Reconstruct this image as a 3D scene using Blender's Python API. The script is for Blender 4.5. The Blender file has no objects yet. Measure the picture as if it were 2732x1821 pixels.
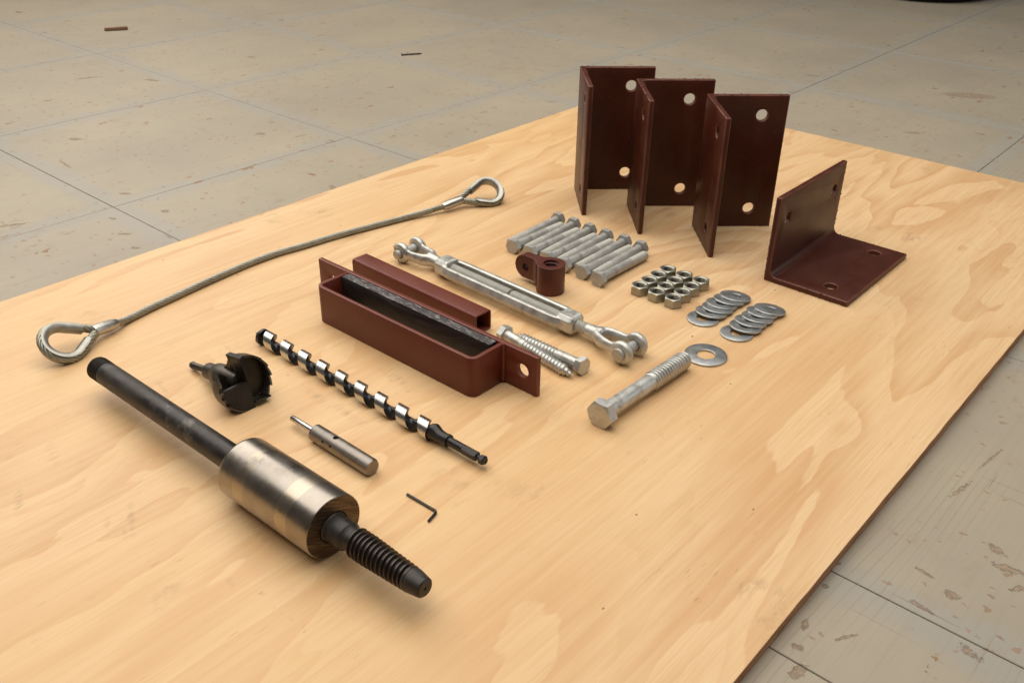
import bpy, math, random, bmesh
from math import pi, sin, cos, sqrt, radians, atan2
from mathutils import Vector, Matrix, noise as mnoise
scene = bpy.context.scene
col = scene.collection
random.seed(7)

# ------------------------------------------------------------------ camera
cd = bpy.data.cameras.new('camera')
cam = bpy.data.objects.new('camera', cd); col.objects.link(cam)
CR = Vector((0.75257795, 0.65837511, 0.01298665))
CU = Vector((-0.34010253, 0.37172701, 0.86379934))
CF = Vector((-0.56387649, 0.65449313, -0.50366859))
m = Matrix((CR, CU, -CF)).transposed().to_4x4()
m.translation = (0, 0, 0.6838)
cam.matrix_world = m
cd.sensor_width = 36.0; cd.lens = 32.815
cd.clip_start = 0.02; cd.clip_end = 100
cd.dof.use_dof = True; cd.dof.focus_distance = 1.28; cd.dof.aperture_fstop = 22.0
scene.camera = cam

# ------------------------------------------------------------------ light
w = bpy.data.worlds.new('World'); scene.world = w; w.use_nodes = True
bg = w.node_tree.nodes['Background']
bg.inputs[0].default_value = (0.60, 0.56, 0.52, 1); bg.inputs[1].default_value = 0.13

def area(name, loc, target, sx, sy, power, color):
    l = bpy.data.lights.new(name, 'AREA'); l.shape = 'RECTANGLE'; l.size = sx; l.size_y = sy
    l.energy = power; l.color = color
    o = bpy.data.objects.new(name, l); col.objects.link(o); o.location = loc
    o.rotation_euler = (Vector(target) - Vector(loc)).to_track_quat('-Z', 'Y').to_euler()
    return o
area('overhead_light', (-1.3, 0.9, 2.8), (-1.1, 0.9, 0), 4.2, 3.6, 146, (1.0, 0.955, 0.89))
area('left_side_fill', (-4.3, 1.3, 2.2), (-0.9, 1.1, 0), 3.0, 1.8, 62, (1.0, 0.95, 0.88))  # added side lamp, brightens the angles' left-facing legs; no doorway known there
area('back_right_fill', (2.8, 3.4, 1.9), (-0.3, 0.9, 0), 1.8, 1.3, 26, (0.92, 0.97, 1.0))  # added lamp behind on the right, brightens the ply edge and right-hand floor
scene.view_settings.view_transform = 'Standard'
scene.view_settings.look = 'None'
scene.view_settings.exposure = -0.05
scene.view_settings.gamma = 1.0
scene.render.engine = 'CYCLES'
scene.cycles.max_bounces = 8

# ------------------------------------------------------------------ node helper
class G:
    def __init__(s, name):
        s.m = bpy.data.materials.new(name); s.m.use_nodes = True
        s.t = s.m.node_tree; s.n = s.t.nodes
        s.b = s.n['Principled BSDF']
    def new(s, t, **k):
        x = s.n.new(t)
        for a, v in k.items(): setattr(x, a, v)
        return x
    def put(s, sock, v):
        if isinstance(v, bpy.types.NodeSocket): s.t.links.new(v, sock)
        elif v is not None:
            if isinstance(v, (tuple, list)) and len(v) == 3 and sock.type == 'RGBA': v = (*v, 1)
            sock.default_value = v
    def pos(s): return s.new('ShaderNodeNewGeometry').outputs['Position']
    def obj(s): return s.new('ShaderNodeTexCoord').outputs['Object']
    def rnd(s): return s.new('ShaderNodeObjectInfo').outputs['Random']
    def vm(s, a, b, op='MULTIPLY'):
        x = s.new('ShaderNodeVectorMath', operation=op); s.put(x.inputs[0], a); s.put(x.inputs[1], b); return x.outputs[0]
    def ma(s, op, a, b=0.0, c=None, clamp=False):
        x = s.new('ShaderNodeMath', operation=op, use_clamp=clamp); s.put(x.inputs[0], a); s.put(x.inputs[1], b)
        if c is not None: s.put(x.inputs[2], c)
        return x.outputs[0]
    def sep(s, v):
        x = s.new('ShaderNodeSeparateXYZ'); s.put(x.inputs[0], v); return x.outputs
    def comb(s, a, b, c):
        x = s.new('ShaderNodeCombineXYZ')
        for i, v in enumerate((a, b, c)): s.put(x.inputs[i], v)
        return x.outputs[0]
    def noise(s, v, sc=1.0, det=2.0, ro=0.5, di=0.0):
        x = s.new('ShaderNodeTexNoise'); s.put(x.inputs['Vector'], v); s.put(x.inputs['Scale'], sc)
        s.put(x.inputs['Detail'], det); s.put(x.inputs['Roughness'], ro); s.put(x.inputs['Distortion'], di)
        return x.outputs[0]
    def voro(s, v, sc, feat='F1', out='Distance', rand=1.0):
        x = s.new('ShaderNodeTexVoronoi', feature=feat); s.put(x.inputs['Vector'], v); s.put(x.inputs['Scale'], sc)
        s.put(x.inputs['Randomness'], rand); return x.outputs[out]
    def mp(s, v, a, b, c=0.0, d=1.0, sm=False):
        x = s.new('ShaderNodeMapRange', interpolation_type='SMOOTHSTEP' if sm else 'LINEAR')
        s.put(x.inputs[0], v)
        for i, q in enumerate((a, b, c, d)): s.put(x.inputs[i + 1], q)
        return x.outputs[0]
    def ramp(s, v, stops):
        x = s.new('ShaderNodeValToRGB'); s.put(x.inputs[0], v); e = x.color_ramp.elements
        while len(e) < len(stops): e.new(0.5)
        for q, (p, c) in zip(e, stops):
            q.position = p; q.color = (*c, 1) if isinstance(c, tuple) else (c, c, c, 1)
        return x.outputs[0]
    def mix(s, f, a, b, bt='MIX'):
        x = s.new('ShaderNodeMix', data_type='RGBA', blend_type=bt)
        s.put(x.inputs[0], f); s.put(x.inputs[6], a); s.put(x.inputs[7], b); return x.outputs[2]
    def bump(s, h, dist=0.001, st=1.0, nrm=None):
        x = s.new('ShaderNodeBump'); s.put(x.inputs['Height'], h); s.put(x.inputs['Distance'], dist); s.put(x.inputs['Strength'], st)
        if nrm is not None: s.put(x.inputs['Normal'], nrm)
        return x.outputs[0]
    def out(s, col=None, rough=None, metal=None, nrm=None, spec=None, coat=None, coatr=None, aniso=None):
        for k, v in (('Base Color', col), ('Roughness', rough), ('Metallic', metal), ('Normal', nrm), ('Specular IOR Level', spec),
                     ('Coat Weight', coat), ('Coat Roughness', coatr), ('Anisotropic', aniso)):
            if v is not None: s.put(s.b.inputs[k], v)
        return s.m

# ------------------------------------------------------------------ materials
def spots(g, p, L, wob, hard=0.15):
    """mask of separate worn places: (x, y, length, width, angle in degrees)"""
    out = None; x, y, z = g.sep(p)
    for (sx, sy, a, b, ang) in L:
        c, s_ = cos(radians(ang)), sin(radians(ang))
        dx = g.ma('SUBTRACT', x, sx); dy = g.ma('SUBTRACT', y, sy)
        u = g.ma('MULTIPLY', g.ma('ADD', g.ma('MULTIPLY', dx, c), g.ma('MULTIPLY', dy, s_)), 1 / a)
        v = g.ma('MULTIPLY', g.ma('SUBTRACT', g.ma('MULTIPLY', dy, c), g.ma('MULTIPLY', dx, s_)), 1 / b)
        d = g.ma('SQRT', g.ma('ADD', g.ma('MULTIPLY', u, u), g.ma('MULTIPLY', v, v)))
        k = g.mp(g.ma('ADD', d, wob), 1.0 - hard, 1.0, 1.0, 0.0)
        out = k if out is None else g.ma('MAXIMUM', out, k)
    return out
def mat_wood():
    g = G('pine_veneer'); p = g.pos(); x, y, z = g.sep(p)
    # wander of the growth rings: contours of a stretched height field
    wob = g.noise(g.vm(p, (3.0, 1.3, 1.0)), 1.0, 2.0, 0.5)
    h = g.noise(g.vm(p, (3.6, 0.95, 0.0)), 1.0, 3.0, 0.50, 0.70)
    hf = g.noise(g.vm(p, (22, 5.0, 1)), 1.0, 3.0, 0.6)
    hh = g.ma('ADD', g.ma('MULTIPLY', h, 9.0), g.ma('MULTIPLY', hf, 0.45))
    hh = g.ma('ADD', hh, g.ma('MULTIPLY', x, 2.2))
    for (kx, ky, ra, am) in ((-0.309, 1.009, 0.024, 0.75), (-0.528, 1.770, 0.050, 0.9)):
        dx = g.ma('MULTIPLY', g.ma('SUBTRACT', x, kx), 1 / ra); dy = g.ma('MULTIPLY', g.ma('SUBTRACT', y, ky), 0.62 / ra)
        e = g.ma('POWER', 2.718, g.ma('MULTIPLY', g.ma('ADD', g.ma('MULTIPLY', dx, dx), g.ma('MULTIPLY', dy, dy)), -1.0))
        hh = g.ma('ADD', hh, g.ma('MULTIPLY', e, am))
    saw = g.ma('FRACT', hh)
    band = g.ramp(saw, [(0.0, 0.0), (0.30, 0.05), (0.55, 0.35), (0.80, 0.80), (0.965, 1.0), (0.985, 0.03), (1.0, 0.0)])
    saw2 = g.ma('FRACT', g.ma('ADD', g.ma('MULTIPLY', hh, 3.0), g.ma('MULTIPLY', wob, 0.8)))
    band2 = g.ramp(saw2, [(0.0, 0.0), (0.7, 0.35), (0.94, 1.0), (1.0, 0.0)])
    m1 = g.mp(g.noise(g.vm(p, (2.2, 1.1, 1)), 1.0, 2.0), 0.36, 0.60, 0.75, 1.0, True)
    m2 = g.mp(g.noise(g.vm(g.vm(p, (5, 2, 1)), (3.1, 7.7, 0), 'ADD'), 1.0, 2.0), 0.42, 0.66, 0.0, 1.0, True)
    fac = g.ma('MULTIPLY', band, m1)
    fac2 = g.ma('MULTIPLY', band2, m2)
    c = g.mix(g.ma('MULTIPLY', fac, 0.86), (0.745, 0.520, 0.306), (0.575, 0.309, 0.148))
    c = g.mix(g.ma('MULTIPLY', fac2, 0.55), c, (0.585, 0.35, 0.168))
    # fibres
    fib = g.noise(g.vm(p, (420, 9, 1)), 1.0, 3.0, 0.65)
    c = g.mix(g.mp(fib, 0.38, 0.68, 0.0, 0.50), c, (0.58, 0.365, 0.178))
    fib2 = g.noise(g.vm(p, (90, 3.2, 1)), 1.0, 3.0, 0.6)
    c = g.mix(g.mp(fib2, 0.4, 0.72, 0.0, 0.42), c, (0.80, 0.62, 0.37))
    # resin pores: short dark dashes along the grain, in drifts
    por = g.noise(g.vm(p, (520, 48, 1)), 1.0, 1.5, 0.5)
    drift = g.mp(g.noise(g.vm(p, (14, 5, 1)), 1.0, 3.0, 0.6), 0.47, 0.68, 0.0, 1.0, True)
    pm = g.ma('MULTIPLY', g.mp(por, 0.665, 0.73, 0.0, 1.0), drift)
    c = g.mix(g.ma('MULTIPLY', pm, 0.85), c, (0.30, 0.16, 0.07))
    # sooty rub marks and specks
    sm = g.noise(g.vm(g.vm(p, (1, 1, 1)), (40, 16, 1)), 1.0, 4.0, 0.75)
    smm = g.mp(g.noise(g.vm(g.vm(p, (2.5, 1.1, 0), 'ADD'), (6, 6, 1)), 1.0, 2.0, 0.5), 0.60, 0.70, 0.0, 1.0, True)
    c = g.mix(g.ma('MULTIPLY', g.ma('MULTIPLY', g.mp(sm, 0.5, 0.66), smm), 0.62), c, (0.34, 0.22, 0.13))
    fib3 = g.noise(g.vm(p, (150, 5.0, 1)), 1.0, 4.0, 0.7)
    c = g.mix(g.mp(fib3, 0.50, 0.72, 0.0, 0.42), c, (0.53, 0.315, 0.150))
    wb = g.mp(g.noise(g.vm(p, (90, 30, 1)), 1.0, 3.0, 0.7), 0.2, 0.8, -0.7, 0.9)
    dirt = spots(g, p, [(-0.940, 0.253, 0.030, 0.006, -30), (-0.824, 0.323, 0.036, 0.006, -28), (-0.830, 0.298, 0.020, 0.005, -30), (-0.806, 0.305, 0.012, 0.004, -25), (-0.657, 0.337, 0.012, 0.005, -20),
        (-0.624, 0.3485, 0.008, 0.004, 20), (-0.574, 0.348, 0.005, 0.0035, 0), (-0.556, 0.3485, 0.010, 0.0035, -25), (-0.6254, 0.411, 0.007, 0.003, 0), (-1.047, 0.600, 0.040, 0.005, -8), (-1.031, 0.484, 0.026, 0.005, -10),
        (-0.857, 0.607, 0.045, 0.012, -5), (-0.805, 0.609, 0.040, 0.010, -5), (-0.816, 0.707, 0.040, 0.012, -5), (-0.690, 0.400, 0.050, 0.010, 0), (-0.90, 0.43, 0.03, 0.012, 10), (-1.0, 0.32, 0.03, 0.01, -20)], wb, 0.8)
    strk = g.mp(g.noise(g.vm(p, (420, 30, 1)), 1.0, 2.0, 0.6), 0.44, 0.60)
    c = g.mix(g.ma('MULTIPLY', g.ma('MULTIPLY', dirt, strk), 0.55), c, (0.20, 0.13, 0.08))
    sp = g.voro(g.vm(p, (1, 0.6, 1)), 26.0)
    spk = g.ma('MULTIPLY', g.ma('LESS_THAN', sp, 0.030), g.ma('GREATER_THAN', g.noise(p, 9.0, 1.0), 0.52))
    c = g.mix(spk, c, (0.14, 0.07, 0.035))
    # broad tone drift: warmer towards the right of the sheet
    big = g.noise(g.vm(p, (1.6, 1.0, 1)), 1.0, 2.0)
    c = g.mix(g.mp(big, 0.35, 0.7, 0.0, 0.5), c, (0.70, 0.44, 0.20))
    hs = g.new('ShaderNodeHueSaturation'); g.put(hs.inputs['Color'], c); hs.inputs['Saturation'].default_value = 1.03; hs.inputs['Value'].default_value = 0.98
    ht = g.ma('SUBTRACT', g.ma('MULTIPLY', fib, 0.5), g.ma('MULTIPLY', pm, 0.8))
    rg = g.mp(fac, 0, 1, 0.52, 0.42)
    return g.out(hs.outputs[0], rg, 0.0, g.bump(ht, 0.00035, 0.5), spec=0.35)

def mat_ply(base, dark, name):
    g = G(name); p = g.pos()
    n = g.noise(g.vm(p, (60, 12, 500)), 1.0, 3.0, 0.6)
    n2 = g.noise(g.vm(p, (9, 9, 200)), 1.0, 2.0, 0.5)
    c = g.mix(g.mp(n, 0.3, 0.7), base, dark)
    c = g.mix(g.mp(n2, 0.45, 0.7, 0, 0.6), c, dark)
    return g.out(c, 0.75, 0.0, g.bump(n, 0.0006, 0.8))

def mat_floor():
    g = G('grey_floor_paint'); p = g.pos(); o = g.obj(); x, y, z = g.sep(p)
    ox, oy, oz = g.sep(o)
    n1 = g.noise(g.vm(p, (2.2, 2.2, 1)), 1.0, 4.0, 0.6)
    c = g.mix(g.mp(n1, 0.35, 0.66), (0.378, 0.322, 0.238), (0.322, 0.278, 0.212))
    # strip of fresher bluish paint along every joint
    e = g.ma('MAXIMUM', g.ma('ABSOLUTE', ox), g.ma('ABSOLUTE', oy))
    en = g.ma('ADD', e, g.mp(g.noise(g.vm(p, (9, 9, 1)), 1.0, 3.0, 0.6), 0.2, 0.8, -0.016, 0.016))
    st = g.mp(en, 0.246, 0.282, 0.0, 0.75, True)
    c = g.mix(g.ma('MULTIPLY', st, 0.8), c, (0.320, 0.302, 0.262))
    # rolled-on veneer grain under the paint
    gr = g.noise(g.vm(p, (160, 2.2, 1)), 1.0, 2.0, 0.55, 0.3)
    ring = g.ma('FRACT', g.ma('ADD', g.ma('MULTIPLY', x, 115.0), g.ma('MULTIPLY', g.noise(g.vm(p, (3.0, 0.7, 1)), 1.0, 2.0), 16.0)))
    rl = g.ramp(ring, [(0.0, 0.0), (0.80, 0.0), (0.92, 1.0), (1.0, 0.0)])
    rmask = g.mp(g.noise(g.vm(p, (3.5, 1.2, 1)), 1.0, 2.0), 0.42, 0.62, 0.0, 1.0, True)
    rl = g.ma('MULTIPLY', rl, rmask)
    c = g.mix(g.ma('MULTIPLY', rl, 0.22), c, (0.20, 0.165, 0.115))
    c = g.mix(g.mp(gr, 0.5, 0.8, 0, 0.22), c, (0.27, 0.23, 0.165))
    # brown scuff film
    fl = g.noise(g.vm(p, (34, 22, 1)), 1.0, 5.0, 0.72)
    fm = g.mp(g.noise(g.vm(p, (3, 3, 1)), 1.0, 2.0), 0.40, 0.66, 0.15, 1.0, True)
    c = g.mix(g.ma('MULTIPLY', g.mp(fl, 0.54, 0.70, 0, 0.55), fm), c, (0.285, 0.185, 0.105))
    # chips
    d = g.noise(g.vm(p, (60, 60, 1)), 1.0, 2.0, 0.6)
    pv = g.vm(g.vm(p, (0.55, 1.0, 1)), g.comb(g.ma('MULTIPLY', d, 0.035), g.ma('MULTIPLY', g.noise(g.vm(p, (40, 80, 1)), 1.0, 2.0), 0.03), 0.0), 'ADD')
    vA = g.voro(pv, 11.0); cA = g.voro(pv, 11.0, 'F1', 'Color')
    r1, r2, r3 = g.sep(cA)
    chA = g.ma('MULTIPLY', g.ma('LESS_THAN', vA, g.mp(r1, 0.0, 1.0, 0.02, 0.095)), g.ma('GREATER_THAN', r2, 0.50))
    pv2 = g.vm(g.vm(p, (1.0, 0.45, 1)), g.comb(g.ma('MULTIPLY', g.noise(g.vm(p, (170, 120, 1)), 1.0, 3.0, 0.7), 0.030), g.ma('MULTIPLY', d, 0.03), 0.0), 'ADD')
    vB = g.voro(pv2, 31.0); cB = g.voro(pv2, 31.0, 'F1', 'Color'); s1, s2, s3 = g.sep(cB)
    chB = g.ma('MULTIPLY', g.ma('LESS_THAN', vB, g.mp(s1, 0.0, 1.0, 0.02, 0.15)), g.ma('GREATER_THAN', s2, 0.55))
    ch = g.ma('MAXIMUM', chA, chB)
    cc = g.mix(r3, (0.42, 0.19, 0.075), (0.13, 0.072, 0.040))
    cc = g.mix(g.mp(g.noise(g.vm(p, (200, 60, 1)), 1.0, 2.0), 0.4, 0.6), cc, (0.30, 0.17, 0.085))
    c = g.mix(g.ma('MULTIPLY', ch, 0.85), c, cc)
    wf = g.mp(g.noise(g.vm(p, (150, 150, 1)), 1.0, 4.0, 0.75), 0.25, 0.75, -0.75, 0.9)
    wear = spots(g, p, [(-0.112, 0.8265, 0.0086, 0.006, 20), (-0.099, 0.9285, 0.013, 0.0053, -20), (-0.08, 0.905, 0.0173, 0.006, 10), (-0.145, 0.84, 0.013, 0.003, -10), (-0.072, 0.762, 0.013, 0.0053, -15),
        (-0.1855, 0.632, 0.0115, 0.006, 80), (-0.199, 0.658, 0.0065, 0.0045, 0), (-0.164, 1.006, 0.0245, 0.003, 80), (-0.156, 1.094, 0.0324, 0.0019, 82), (-0.064, 0.882, 0.0101, 0.0037, 60), (-0.2065, 0.689, 0.0086, 0.0037, 100), (-0.214, 0.752, 0.0043, 0.0037, 0), (-0.13, 0.79, 0.0144, 0.003, -8), (-0.17, 0.7, 0.0144, 0.0023, 60),
        (-2.149, 0.927, 0.0187, 0.009, 30), (-2.488, 1.323, 0.0252, 0.009, 20), (-2.517, 1.674, 0.0144, 0.009, 30), (-2.639, 1.21, 0.036, 0.0075, 70), (-1.75, 0.829, 0.0144, 0.006, 40), (-1.872, 1.246, 0.0158, 0.0075, 10), (-1.472, 1.135, 0.0144, 0.0075, -30), (-1.565, 0.726, 0.013, 0.0045, 40),
        (-1.609, 0.834, 0.0094, 0.0067, 0), (-1.756, 0.604, 0.0288, 0.0045, 65), (-2.002, 0.83, 0.0324, 0.003, -5), (-1.496, 0.706, 0.0086, 0.0045, 30), (-1.647, 0.747, 0.0086, 0.0045, 20), (-1.152, 2.683, 0.0252, 0.0075, 40), (-0.74, 2.789, 0.072, 0.03, 30), (-0.728, 2.343, 0.0252, 0.0075, 30), (-0.6, 2.45, 0.0144, 0.006, 0), (-1.54, 1.936, 0.0144, 0.006, 40)], wf, 0.35)
    c = g.mix(g.ma('MULTIPLY', wear, 0.52), c, g.mix(g.mp(g.noise(g.vm(p, (110, 230, 1)), 1.0, 3.0, 0.7), 0.42, 0.58), (0.33, 0.20, 0.11), (0.13, 0.07, 0.04)))
    ch = g.ma('MAXIMUM', ch, wear)
    tv = g.vm(g.vm(p, (0.6, 1.0, 1)), g.comb(g.ma('MULTIPLY', wf, 0.004), g.ma('MULTIPLY', d, 0.02), 0.0), 'ADD'); tiny = g.voro(tv, 90.0); tc = g.voro(tv, 90.0, 'F1', 'Color'); t1, t2, t3 = g.sep(tc)
    tm_ = g.ma('MULTIPLY', g.ma('LESS_THAN', tiny, g.mp(t1, 0, 1, 0.05, 0.30)), g.ma('GREATER_THAN', t2, 0.58))
    c = g.mix(g.ma('MULTIPLY', tm_, 0.55), c, g.mix(t3, (0.40, 0.19, 0.08), (0.10, 0.06, 0.035)))
    # long scratches
    sx = g.noise(g.vm(p, (5, 240, 1)), 1.0, 1.0, 0.5, 0.4)
    sc = g.ma('MULTIPLY', g.mp(sx, 0.70, 0.74), g.mp(g.noise(g.vm(p, (4, 9, 1)), 1.0, 2.0), 0.55, 0.62))
    c = g.mix(g.ma('MULTIPLY', sc, 0.5), c, (0.16, 0.10, 0.06))
    sc2 = g.mp(g.noise(g.vm(p, (260, 6, 1)), 1.0, 1.0, 0.5, 0.4), 0.74, 0.78)
    c = g.mix(g.ma('MULTIPLY', sc2, 0.4), c, (0.15, 0.10, 0.06))
    ht = g.ma('ADD', g.ma('MULTIPLY', rl, -0.5), g.ma('MULTIPLY', ch, -1.2))
    ht = g.ma('ADD', ht, g.ma('MULTIPLY', n1, 0.3))
    ro = g.mp(ch, 0, 1, 0.50, 0.8)
    return g.out(c, ro, 0.0, g.bump(ht, 0.0009, 0.8), spec=0.35)

def mat_dark(name, c, r=0.8):
    g = G(name); p = g.pos(); n = g.noise(p, 60.0, 3.0)
    return g.out(g.mix(n, tuple(q * 0.7 for q in c), c), r, 0.0, g.bump(n, 0.0005, 0.4))

def mat_primer(name, c0, c1, r0=0.38):
    g = G(name); p = g.obj()
    n = g.noise(p, 14.0, 4.0, 0.6); f = g.noise(p, 900.0, 2.0, 0.5)
    c = g.mix(g.mp(n, 0.35, 0.65), c0, c1)
    dust = g.mp(g.noise(p, 60.0, 5.0, 0.7), 0.55, 0.8, 0, 0.22)
    c = g.mix(dust, c, tuple(q * 1.7 + 0.02 for q in c1))
    spk = g.ma('LESS_THAN', g.voro(p, 75.0), 0.045)
    c = g.mix(g.ma('MULTIPLY', spk, 0.4), c, (0.42, 0.28, 0.24))
    return g.out(c, g.mp(n, 0.3, 0.7, r0, r0 + 0.12), 0.0, g.bump(g.ma('ADD', f, g.ma('MULTIPLY', n, 2.0)), 0.00008, 0.6), spec=0.42)

def mat_metal(name, ca, cb, r0, r1, sc=60.0, metal=1.0, bump=0.00015, patch=None, streak=None):
    g = G(name); p = g.obj()
    if streak: p = g.vm(p, streak)
    n = g.noise(p, sc, 5.0, 0.65); n2 = g.noise(p, sc * 0.25, 3.0, 0.55); v = g.voro(p, sc * 2.2)
    f = g.mp(g.ma('ADD', g.ma('MULTIPLY', n, 0.6), g.ma('MULTIPLY', n2, 0.4)), 0.36, 0.64)
    c = g.mix(f, ca, cb)
    if patch: c = g.mix(g.mp(g.noise(p, sc * 0.6, 4.0, 0.7), 0.56, 0.70, 0, patch[1]), c, patch[0])
    r = g.mp(f, 0, 1, r0, r1)
    return g.out(c, r, metal, g.bump(g.ma('ADD', n, g.ma('MULTIPLY', v, 0.4)), bump, 0.7))

WOOD = mat_wood()
PLY_A = mat_ply((0.52, 0.235, 0.105), (0.32, 0.14, 0.062), 'ply_edge_brown')
PLY_B = mat_ply((0.62, 0.33, 0.165), (0.40, 0.19, 0.088), 'ply_edge_tan')
FLOOR = mat_floor()
SUB = mat_dark('joint_dirt', (0.06, 0.045, 0.032))
PRIMER = mat_primer('red_oxide_primer', (0.118, 0.0205, 0.0090), (0.138, 0.0265, 0.0125))
PRIMERD = mat_primer('dark_oxide_primer', (0.048, 0.0082, 0.0022), (0.066, 0.0122, 0.0034), 0.36)
PEDGE = mat_primer('rubbed_primer_edge', (0.155, 0.036, 0.020), (0.19, 0.050, 0.032), 0.34)
PDEDGE = mat_primer('rubbed_dark_edge', (0.100, 0.024, 0.011), (0.165, 0.050, 0.028), 0.32)
PRIMERB = mat_primer('brown_primer', (0.078, 0.0145, 0.0070), (0.092, 0.0185, 0.0095), 0.34)
GALV = mat_metal('hot_dip_zinc', (0.46, 0.455, 0.42), (0.62, 0.615, 0.575), 0.36, 0.56, 70.0, 0.8, 0.00025, ((0.26, 0.245, 0.21), 0.6))
GALVB = mat_metal('bolt_zinc', (0.37, 0.36, 0.33), (0.49, 0.48, 0.445), 0.42, 0.60, 60.0, 0.6, 0.00018, ((0.22, 0.20, 0.175), 0.55))
GALVT = mat_metal('thread_zinc', (0.46, 0.445, 0.395), (0.54, 0.525, 0.475), 0.48, 0.6, 70.0, 0.35, 0.0001)
ZINCN = mat_metal('nut_zinc', (0.29, 0.28, 0.23), (0.42, 0.41, 0.35), 0.32, 0.46, 45.0, 0.85, 0.00012, ((0.28, 0.27, 0.23), 0.5))
NUTIN = mat_metal('tapped_bore', (0.13, 0.115, 0.09), (0.20, 0.18, 0.145), 0.35, 0.5, 60.0, 0.85, 0.0001)
ZINCW = mat_metal('washer_zinc', (0.36, 0.375, 0.375), (0.48, 0.495, 0.49), 0.32, 0.46, 50.0, 0.85, 0.00010, ((0.21, 0.21, 0.20), 0.6))
ALU = mat_metal('ferrule_aluminium', (0.40, 0.39, 0.35), (0.50, 0.49, 0.45), 0.26, 0.38, 50.0, 0.95, 0.0001)
ROPE = mat_metal('rope_wire', (0.27, 0.255, 0.20), (0.38, 0.365, 0.30), 0.36, 0.5, 90.0, 0.8, 0.00012, ((0.2, 0.18, 0.14), 0.5))
THIM = mat_metal('thimble_zinc', (0.31, 0.30, 0.265), (0.45, 0.44, 0.395), 0.34, 0.50, 50.0, 0.9, 0.00015, ((0.30, 0.25, 0.19), 0.6))
PIPE = mat_metal('black_pipe', (0.020, 0.017, 0.015), (0.060, 0.052, 0.046), 0.30, 0.58, 44.0, 0.5, 0.0006, ((0.17, 0.145, 0.12), 0.75))
THREADK = mat_metal('black_thread', (0.022, 0.018, 0.015), (0.045, 0.036, 0.030), 0.30, 0.45, 60.0, 0.5, 0.0001)
WORN = mat_metal('worn_crest', (0.085, 0.068, 0.056), (0.16, 0.13, 0.105), 0.28, 0.4, 80.0, 0.8, 0.0001)
BLACKOX = mat_metal('black_oxide', (0.018, 0.016, 0.016), (0.036, 0.033, 0.033), 0.26, 0.36, 50.0, 0.4, 0.00006)
CUTTER = mat_metal('cutter_oxide', (0.018, 0.014, 0.010), (0.034, 0.026, 0.019), 0.32, 0.46, 40.0, 0.5, 0.00012)
CUTB = mat_metal('cutter_back', (0.062, 0.052, 0.042), (0.10, 0.085, 0.070), 0.34, 0.44, 40.0, 0.7, 0.00010)
GROUND = mat_metal('ground_steel', (0.58, 0.565, 0.53), (0.64, 0.63, 0.595), 0.24, 0.28, 30.0, 1.0, 0.0)
STEEL = mat_metal('milled_steel', (0.20, 0.175, 0.15), (0.29, 0.26, 0.23), 0.34, 0.48, 60.0, 0.95, 0.00012, ((0.34, 0.28, 0.22), 0.4))
PLAST = None

def mat_sleeve():
    g = G('turned_steel'); p = g.obj(); x, y, z = g.sep(p)
    n = g.noise(g.vm(p, (260, 3, 3)), 1.0, 2.0, 0.5)
    n2 = g.noise(p, 34.0, 5.0, 0.65); n3 = g.noise(p, 11.0, 3.0, 0.6)
    c = g.mix(g.mp(n2, 0.35, 0.65), (0.30, 0.265, 0.225), (0.39, 0.35, 0.305))
    c = g.mix(g.mp(n3, 0.5, 0.7, 0, 0.28), c, (0.25, 0.21, 0.175))
    # two lighter heat/tape bands round the sleeve
    wv = g.ma('ADD', x, g.mp(n3, 0.2, 0.8, -0.006, 0.006))
    def bandm(a, b): return g.ma('MULTIPLY', g.ma('GREATER_THAN', wv, a), g.ma('LESS_THAN', wv, b))
    b1 = g.ma('MULTIPLY', bandm(0.029, 0.046), g.mp(n2, 0.40, 0.52)); b2 = bandm(0.101, 0.121)
    b2 = g.ma('MULTIPLY', b2, g.mp(n3, 0.35, 0.50, 0.45, 1.0))
    c = g.mix(g.ma('MULTIPLY', b1, 0.55), c, (0.48, 0.40, 0.29))
    c = g.mix(g.ma('MULTIPLY', b2, 0.60), c, (0.50, 0.43, 0.33))
    r = g.mp(n2, 0.3, 0.7, 0.24, 0.36)
    return g.out(c, r, 1.0, g.bump(g.ma('ADD', n, g.ma('MULTIPLY', n2, 0.1)), 0.00005, 0.6))
SLEEVE = mat_sleeve()

def mat_sawn():
    g = G('sawn_steel_end'); p = g.obj()
    fx, fy, fz = g.sep(p)
    q = g.ma('ADD', g.ma('MULTIPLY', fy, 0.50), g.ma('MULTIPLY', fz, 0.866)); al = g.ma('SUBTRACT', g.ma('MULTIPLY', fy, 0.866), g.ma('MULTIPLY', fz, 0.50))
    n = g.noise(g.comb(g.ma('MULTIPLY', q, 560.0), g.ma('MULTIPLY', al, 28.0), 0.0), 1.0, 3.0, 0.65); n2 = g.noise(g.vm(p, (20, 30, 120)), 1.0, 3.0, 0.6)
    c = g.mix(g.mp(n, 0.38, 0.62), (0.045, 0.031, 0.020), (0.19, 0.142, 0.092))
    c = g.mix(g.mp(n2, 0.42, 0.62, 0, 0.75), c, (0.085, 0.052, 0.028))
    return g.out(c, 0.42, 0.85, g.bump(n, 0.0003, 1.0))
SAWN = mat_sawn()

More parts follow.
